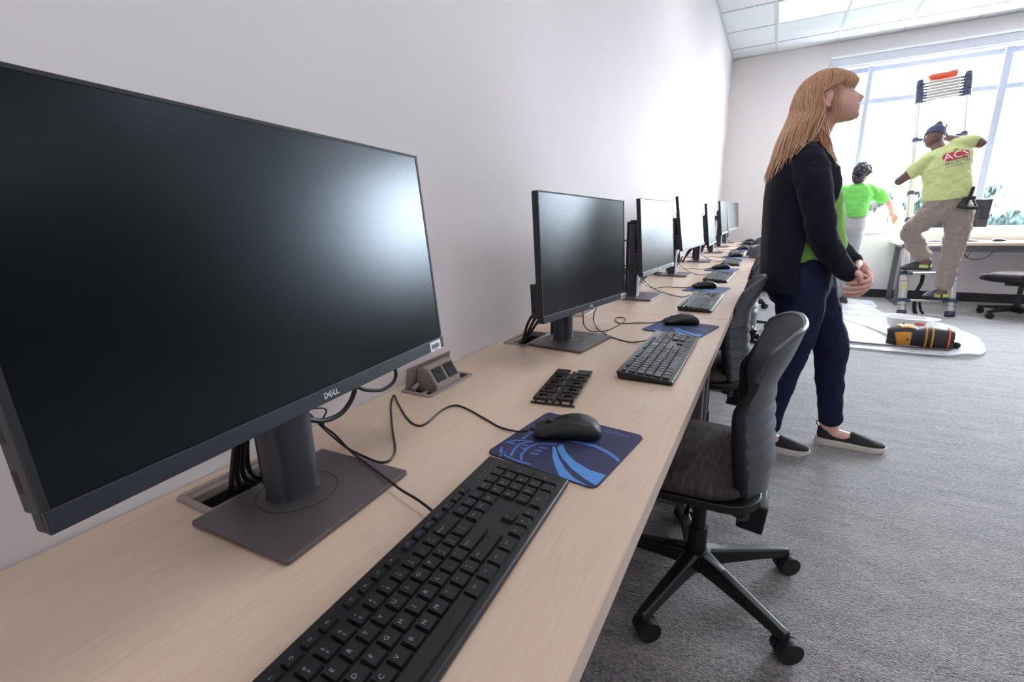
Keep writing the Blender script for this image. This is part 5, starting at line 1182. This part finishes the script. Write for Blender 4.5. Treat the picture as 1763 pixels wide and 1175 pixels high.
cp = MB(); R3 = Matrix.Translation(hd+Vector((0, .006, .022))) @ (Matrix.Rotation(.25, 3, 'Y') @ Matrix.Rotation(-.35, 3, 'X')).to_4x4()
cp.loft([[R3 @ Vector((.084*k*math.cos(a), .098*k*math.sin(a), z)) for a in (2*PI*i/28 for i in range(28))] for k, z in ((.985, -.012), (1.0, .01), (.97, .04), (.84, .068), (.55, .088), (.10, .094))])
cp.loft([[R3 @ Vector((x, y, z)) for x, y, z in ((-.06*k, .088+d, .0), (0, .10+d*1.25, .004), (.06*k, .088+d, .0), (.06*k, .088+d, .008), (0, .10+d*1.25, .012), (-.06*k, .088+d, .008))] for k, d in ((1, 0), (.95, .035), (.6, .062))])
obj('cap', cp, M['cap'], man, 1.0, world=True)
hs = MB().tube([(2.335, 6.150, 1.30), (2.325, 6.145, 1.23), (2.30, 6.140, 1.13)], [(.020, .012), (.022, .012), (.018, .012)], 8).tube([(2.24, 6.135, 1.125), (2.31, 6.13, 1.110), (2.385, 6.145, 1.105)], [.016, .018, .016], 10).tube([(2.27, 6.14, 1.19), (2.36, 6.15, 1.20)], [.016, .018], 8).tube([(2.245, 6.14, 1.13), (2.30, 6.142, 1.21)], .007, 8).tube([(2.385, 6.15, 1.115), (2.34, 6.15, 1.21)], .007, 8)
o = obj('squeegee_holster', hs, M['darkrubber'], man, .7, world=True); o['label'] = 'dark squeegee holster hanging on the belt'
def wshoe(heel, toe, root, lime=True):
    h, t = Vector(heel), Vector(toe); d = (t-h); L = d.length; x = d.normalized(); y = Vector((0, 0, 1)).cross(x).normalized(); z = x.cross(y); up_, so = [], []
    for k, wd, top in ((0, .034, .095), (.08, .042, .120), (.28, .044, .125), (.45, .045, .098), (.68, .050, .072), (.88, .043, .055), (1.0, .022, .036)):
        c = h+x*L*k; up_.append([c+y*wd*a*(1 if b < .5 else .7)+z*(.02+(top-.02)*b) for a, b in ((-1, 0), (-1, .5), (-.5, 1), (.5, 1), (1, .5), (1, 0))]); so.append([c+y*(wd+.004)*a+z*b for a, b in ((-1, 0), (-1, .024), (1, .024), (1, 0))])
    s = obj('work_shoe', MB().loft(up_), M['shoegrey'], root, .9, world=True)
    o = obj('sole', MB().loft(so), M['darkrubber'], s, .6); o.matrix_basis = root.matrix_basis.inverted()
    if not lime: return
    a = MB()
    for sd in (-1, 1): a.loft([[h+x*L*k+y*sd*(.042+.002)+z*q for q in (.026, .060)] for k in (.04, .12, .24, .34)], False, closed=False)
    a.loft([[h-x*.002+y*q+z*.03, h-x*.002+y*q+z*.065] for q in (-.03, 0, .03)], False, closed=False)
    o = obj('accent', a, M['shoelime'], s, None); o['label'] = 'lime accent on the heel'; o.matrix_basis = root.matrix_basis.inverted()
wshoe((2.21, 6.44, .478), (1.985, 6.56, .470), man); wshoe((2.355, 6.37, .180), (2.235, 6.58, .178), man)

# ============ worker in the bright green shirt at the window
gw = thing('person', 'worker in bright green shirt and grey trousers wiping the window sill, seen from behind', 'person', (1.50, 6.98, 0))
Bg = MB(); hg = Vector((1.555, 7.045, 1.520)); Bg.ball(hg, (.076, .090, .105), 24, 16).limb([(1.535, 7.0, 1.38), (1.548, 7.03, 1.47)], [.054, .050]).ball(hg+Vector((.045, .07, -.03)), (.05, .03, .05)).ball(hg+Vector((.062, .098, -.012)), (.013, .014, .02))
Bg.loft([ell((a[1], a[4]), a[2], a[3], a[0]) for a in [(.90, 1.50, .145, .10, 6.98), (1.05, 1.515, .125, .10, 6.98), (1.20, 1.525, .135, .10, 6.99), (1.32, 1.53, .150, .095, 7.0), (1.40, 1.535, .09, .07, 7.0)]])
GL = [[(1.445, 6.98, .92), (1.44, 6.98, .50), (1.435, 7.0, .08)], [(1.565, 6.98, .92), (1.56, 6.98, .50), (1.56, 7.0, .08)]]
for p in GL: Bg.limb(p, [.085, .055, .038])
GA = [(1.665, 7.02, 1.345), (1.765, 7.06, 1.275), (1.855, 7.12, 1.205), (1.905, 7.22, 1.150), (1.945, 7.33, 1.085)]
GB = [(1.40, 7.02, 1.335), (1.385, 7.12, 1.20), (1.42, 7.24, 1.12), (1.50, 7.34, 1.08)]
Bg.limb(GA, [.050, .045, .040, .034, .027], 16, 5); Bg.limb(GB, [.050, .045, .036, .027])
Bg.limb([(1.940, 7.32, 1.092), (1.952, 7.35, 1.066), (1.975, 7.375, 1.040)], [(.024, .018), (.034, .016), (.032, .014)], flat=(.5, 0, .6)); fingers(Bg, (1.960, 7.375, 1.045), (.62, .35, -.55), (-.5, .2, -.6), (-.2, -.2, -.7))
Bg.limb([(1.50, 7.34, 1.08), (1.52, 7.37, 1.06), (1.53, 7.40, 1.04)], [(.028, .02), (.038, .016), (.036, .014)], flat=(1, 0, 0)); fingers(Bg, (1.532, 7.40, 1.035), (.2, .75, -.6), (.9, 0, 0), (.1, -.3, -.9))
for x in (1.435, 1.56): Bg.limb([(x, 7.0, .08), (x, 7.0, .045), (x+.01, 7.12, .035)], [.036, .038, .030])
place(obj('body', solidify_remesh(Bg, .0065, M['skin_mid'], 2, name='body'), None, gw), gw)
Tg = MB(); Tg.loft([ell((a[1], a[4]), a[2], a[3], a[0]) for a in [(1.035, 1.53, .140, .125, 6.98), (1.08, 1.53, .143, .128, 6.98), (1.20, 1.525, .155, .122, 6.99), (1.30, 1.528, .178, .115, 7.0), (1.365, 1.53, .150, .095, 7.0), (1.415, 1.538, .075, .066, 7.005)]])
Tg.limb([(1.62, 7.01, 1.345), (1.71, 7.04, 1.305), (1.80, 7.085, 1.245)], [.074, .074, .072], 18); Tg.limb([(1.43, 7.01, 1.345), (1.395, 7.06, 1.27), (1.385, 7.11, 1.20)], [.07, .07, .066], 18)
place(obj('tee', solidify_remesh(Tg, .007, M['greenbright'], 3, .020, .07, 'tee'), None, gw), gw)
Pg = MB(); Pg.loft([ell((a[1], 6.98), a[2], a[3], a[0]) for a in [(.82, 1.505, .12, .10), (.90, 1.505, .162, .125), (.98, 1.51, .155, .122), (1.05, 1.525, .130, .110)]])
for p in GL: Pg.limb([p[0], p[1], (p[2][0], p[2][1], .10)], [.100, .078, .066])
place(obj('trousers', solidify_remesh(Pg, .0075, M['greytrousers'], 3, .016, .08, 'trousers'), None, gw), gw)
for x in (1.435, 1.56): wshoe((x, 6.93, 0), (x+.01, 7.17, 0), gw, False)
Hg = MB(); Hg.ball(hg+Vector((-.004, -.014, .028)), (.088, .092, .098), 24, 16); rnd = random.Random(9)
for k in range(46):
    a, b = rnd.uniform(0, 2*PI), rnd.uniform(-.2, 1.3); Hg.ball(hg+Vector((.085*math.cos(a)*math.cos(b), -.02+.088*math.sin(a)*math.cos(b)*(1 if math.sin(a) < .3 else .3), .03+.092*math.sin(b))), rnd.uniform(.016, .028), 8, 6)
for k in range(26):
    a, b = rnd.uniform(0, 2*PI), rnd.uniform(-1.2, 1.2); Hg.ball(hg+Vector((-.035+.052*math.cos(a)*math.cos(b), -.095+.030*math.sin(b), -.040+.045*math.sin(a))), rnd.uniform(.018, .028), 8, 6)
place(obj('hair', solidify_remesh(Hg, .007, M['darkhair'], 1, .012, .03, 'hair'), None, gw), gw)
obj('hair_clip', MB().ball(hg+Vector((.012, -.108, .045)), (.016, .010, .014), 12, 8), M['white'], gw, 1.0, world=True)
# things held or lying at the window
cl_ = thing('cloth', 'folded pale cleaning cloth under the hand of the worker in green', 'cloth', (1.99, 7.44, .868))
obj('fold', MB().loft([[Vector((x, y*1.0, z)) for x, y, z in ((-.10, s, 0), (-.05, s*1.1, .020), (.02, s, .028), (.09, s*.9, .012), (.10, s*.9, 0))] for s in (-.03, 0, .035)]), M['white'], cl_, 1.0)
sr = thing('scraper', 'small dark scraper lying on the window sill', 'tool', (1.70, 7.60, .866), .1)
obj('handle', MB().box((-.055, -.012, 0), (.03, .012, .016)), M['blackmatte'], sr, None, .004); obj('blade', MB().box((.031, -.022, .004), (.06, .022, .007)), M['alu'], sr, None)
# ---------------------------------------------------------------- outside the window
GZ = -4.0
gr = struct('ground', MB().box((-160, 10, GZ-.5), (260, 420, GZ)), M['grass'])
struct('car_park', MB().box((-60, 22, GZ), (140, 95, GZ+.03)), M['asphalt'])
rn = random.Random(11)
def crown_mesh(seed, n=5):
    r = random.Random(seed); bm = bmesh.new()
    for k in range(n):
        a = 2*PI*k/n+r.random(); d = 0 if k == 0 else r.uniform(1.2, 2.3); s = r.uniform(1.7, 2.6) if k else 3.0
        g = bmesh.ops.create_icosphere(bm, subdivisions=4, radius=s)
        for v in g['verts']:
            p = v.co.copy(); v.co *= 1+.20*noise.noise(p*.55+Vector((seed*3, k, 0)))+.13*noise.noise(p*1.3+Vector((k, seed, 0)))+.06*noise.noise(p*2.4+Vector((seed, k, 4))); v.co.z *= .9
            v.co += Vector((d*math.cos(a), d*math.sin(a), r.uniform(-.6, 1.2)))
    me = bpy.data.meshes.new('crown'); bm.to_mesh(me); bm.free(); me.materials.append(M['leaf']); me.polygons.foreach_set('use_smooth', [True]*len(me.polygons)); return me
crowns = [crown_mesh(s) for s in range(3)]
trunk = MB().tube([(0, 0, 0), (.1, 0, 2.5), (0, 0, 5.5)], [.32, .24, .16], 10).mesh('trunk', M['trunk'], .9)
def tree(x, y, h, k, label):
    t = thing('tree', label, 'tree', (x, y, GZ), rn.uniform(0, 6), 'trees beyond the car park')
    s = h/9.0; t.scale = (s*1.02, s*1.02, s)
    o = obj('crown', crowns[k], None, t); o.location = (0, 0, 6.2); obj('trunk', trunk, None, t)
ONAMES = ['first', 'second', 'third', 'fourth', 'fifth', 'sixth', 'seventh', 'eighth', 'ninth', 'tenth', 'eleventh', 'twelfth']
for q in range(10): tree(2+13*q+rn.uniform(-.5, .5), 128+rn.uniform(-3, 3), rn.uniform(9.8, 11.5), q % 3, 'pale tree in the near row beyond the car park, %s from the left' % ONAMES[q])
for q in range(10): tree(5+15*q+rn.uniform(-.5, .5), 152+rn.uniform(-3, 3), rn.uniform(11, 13), (q+1) % 3, 'pale tree in the back row beyond the car park, %s from the left' % ONAMES[q])
for q, (x, y, h) in enumerate(((24, 76, 6.5), (33.5, 79, 5.5), (47, 92, 6))): tree(x, y, h, 1, 'small pale tree at the edge of the car park, %s from the left' % ONAMES[q])
def car(x, y, rz, paint, label):
    c = thing('car', label, 'car', (x, y, GZ+.03), rz)
    side = [(-2.2, .30), (-2.25, .75), (-1.5, .88), (-.9, 1.42), (.75, 1.45), (1.45, .95), (2.15, .80), (2.25, .35)]
    XZ = Matrix(((1, 0, 0, 0), (0, 0, 1, 0), (0, 1, 0, 0), (0, 0, 0, 1)))
    obj('body', MB().prism(side, -.85, .85, mt=XZ), M[paint], c, .4, .06)
    obj('window_band', MB().prism([(-1.25, .95), (-.82, 1.36), (.68, 1.38), (1.2, .98)], -.865, .865, mt=XZ), M['carglass'], c, None)
    for wx in (-1.4, 1.4):
        for wy in (-.80, .80): obj('wheel', MB().cyl((wx, wy-.1, .33), (wx, wy+.1, .33), .33, .33, 20), M['blackmatte'], c, .5)
car(27.5, 66, .1, 'carwhite', 'white car parked outside the window'); car(31.5, 68, 1.4, 'carred', 'red car parked outside the window'); car(21.5, 64, 1.5, 'carblue', 'blue car parked outside the window')
b = thing('building', 'low pale building with a red band beyond the car park', 'building', (44, 108, GZ))
obj('walls', MB().box((-9, 0, 0), (9, 8, 3.4)), M['facade'], b, None); obj('sign_band', MB().box((-9.05, -.12, 2.5), (9.05, -.005, 3.2)), M['facadered'], b, None)
for k in range(5): obj('window', MB().box((-8+3.4*k, -.08, .6), (-5.8+3.4*k, -.005, 2.2)), M['carglass'], b, None)
s = thing('road_sign', 'white framed sign standing at the car park edge outside', 'sign', (31.0, 84, GZ))
obj('post', MB().cyl((-.8, 0, 0), (-.8, 0, 4.6), .07).cyl((.8, 0, 0), (.8, 0, 4.6), .07), M['steel'], s); obj('panel', MB().box((-.9, -.12, 1.8), (.9, -.02, 4.6)), M['carwhite'], s, None)
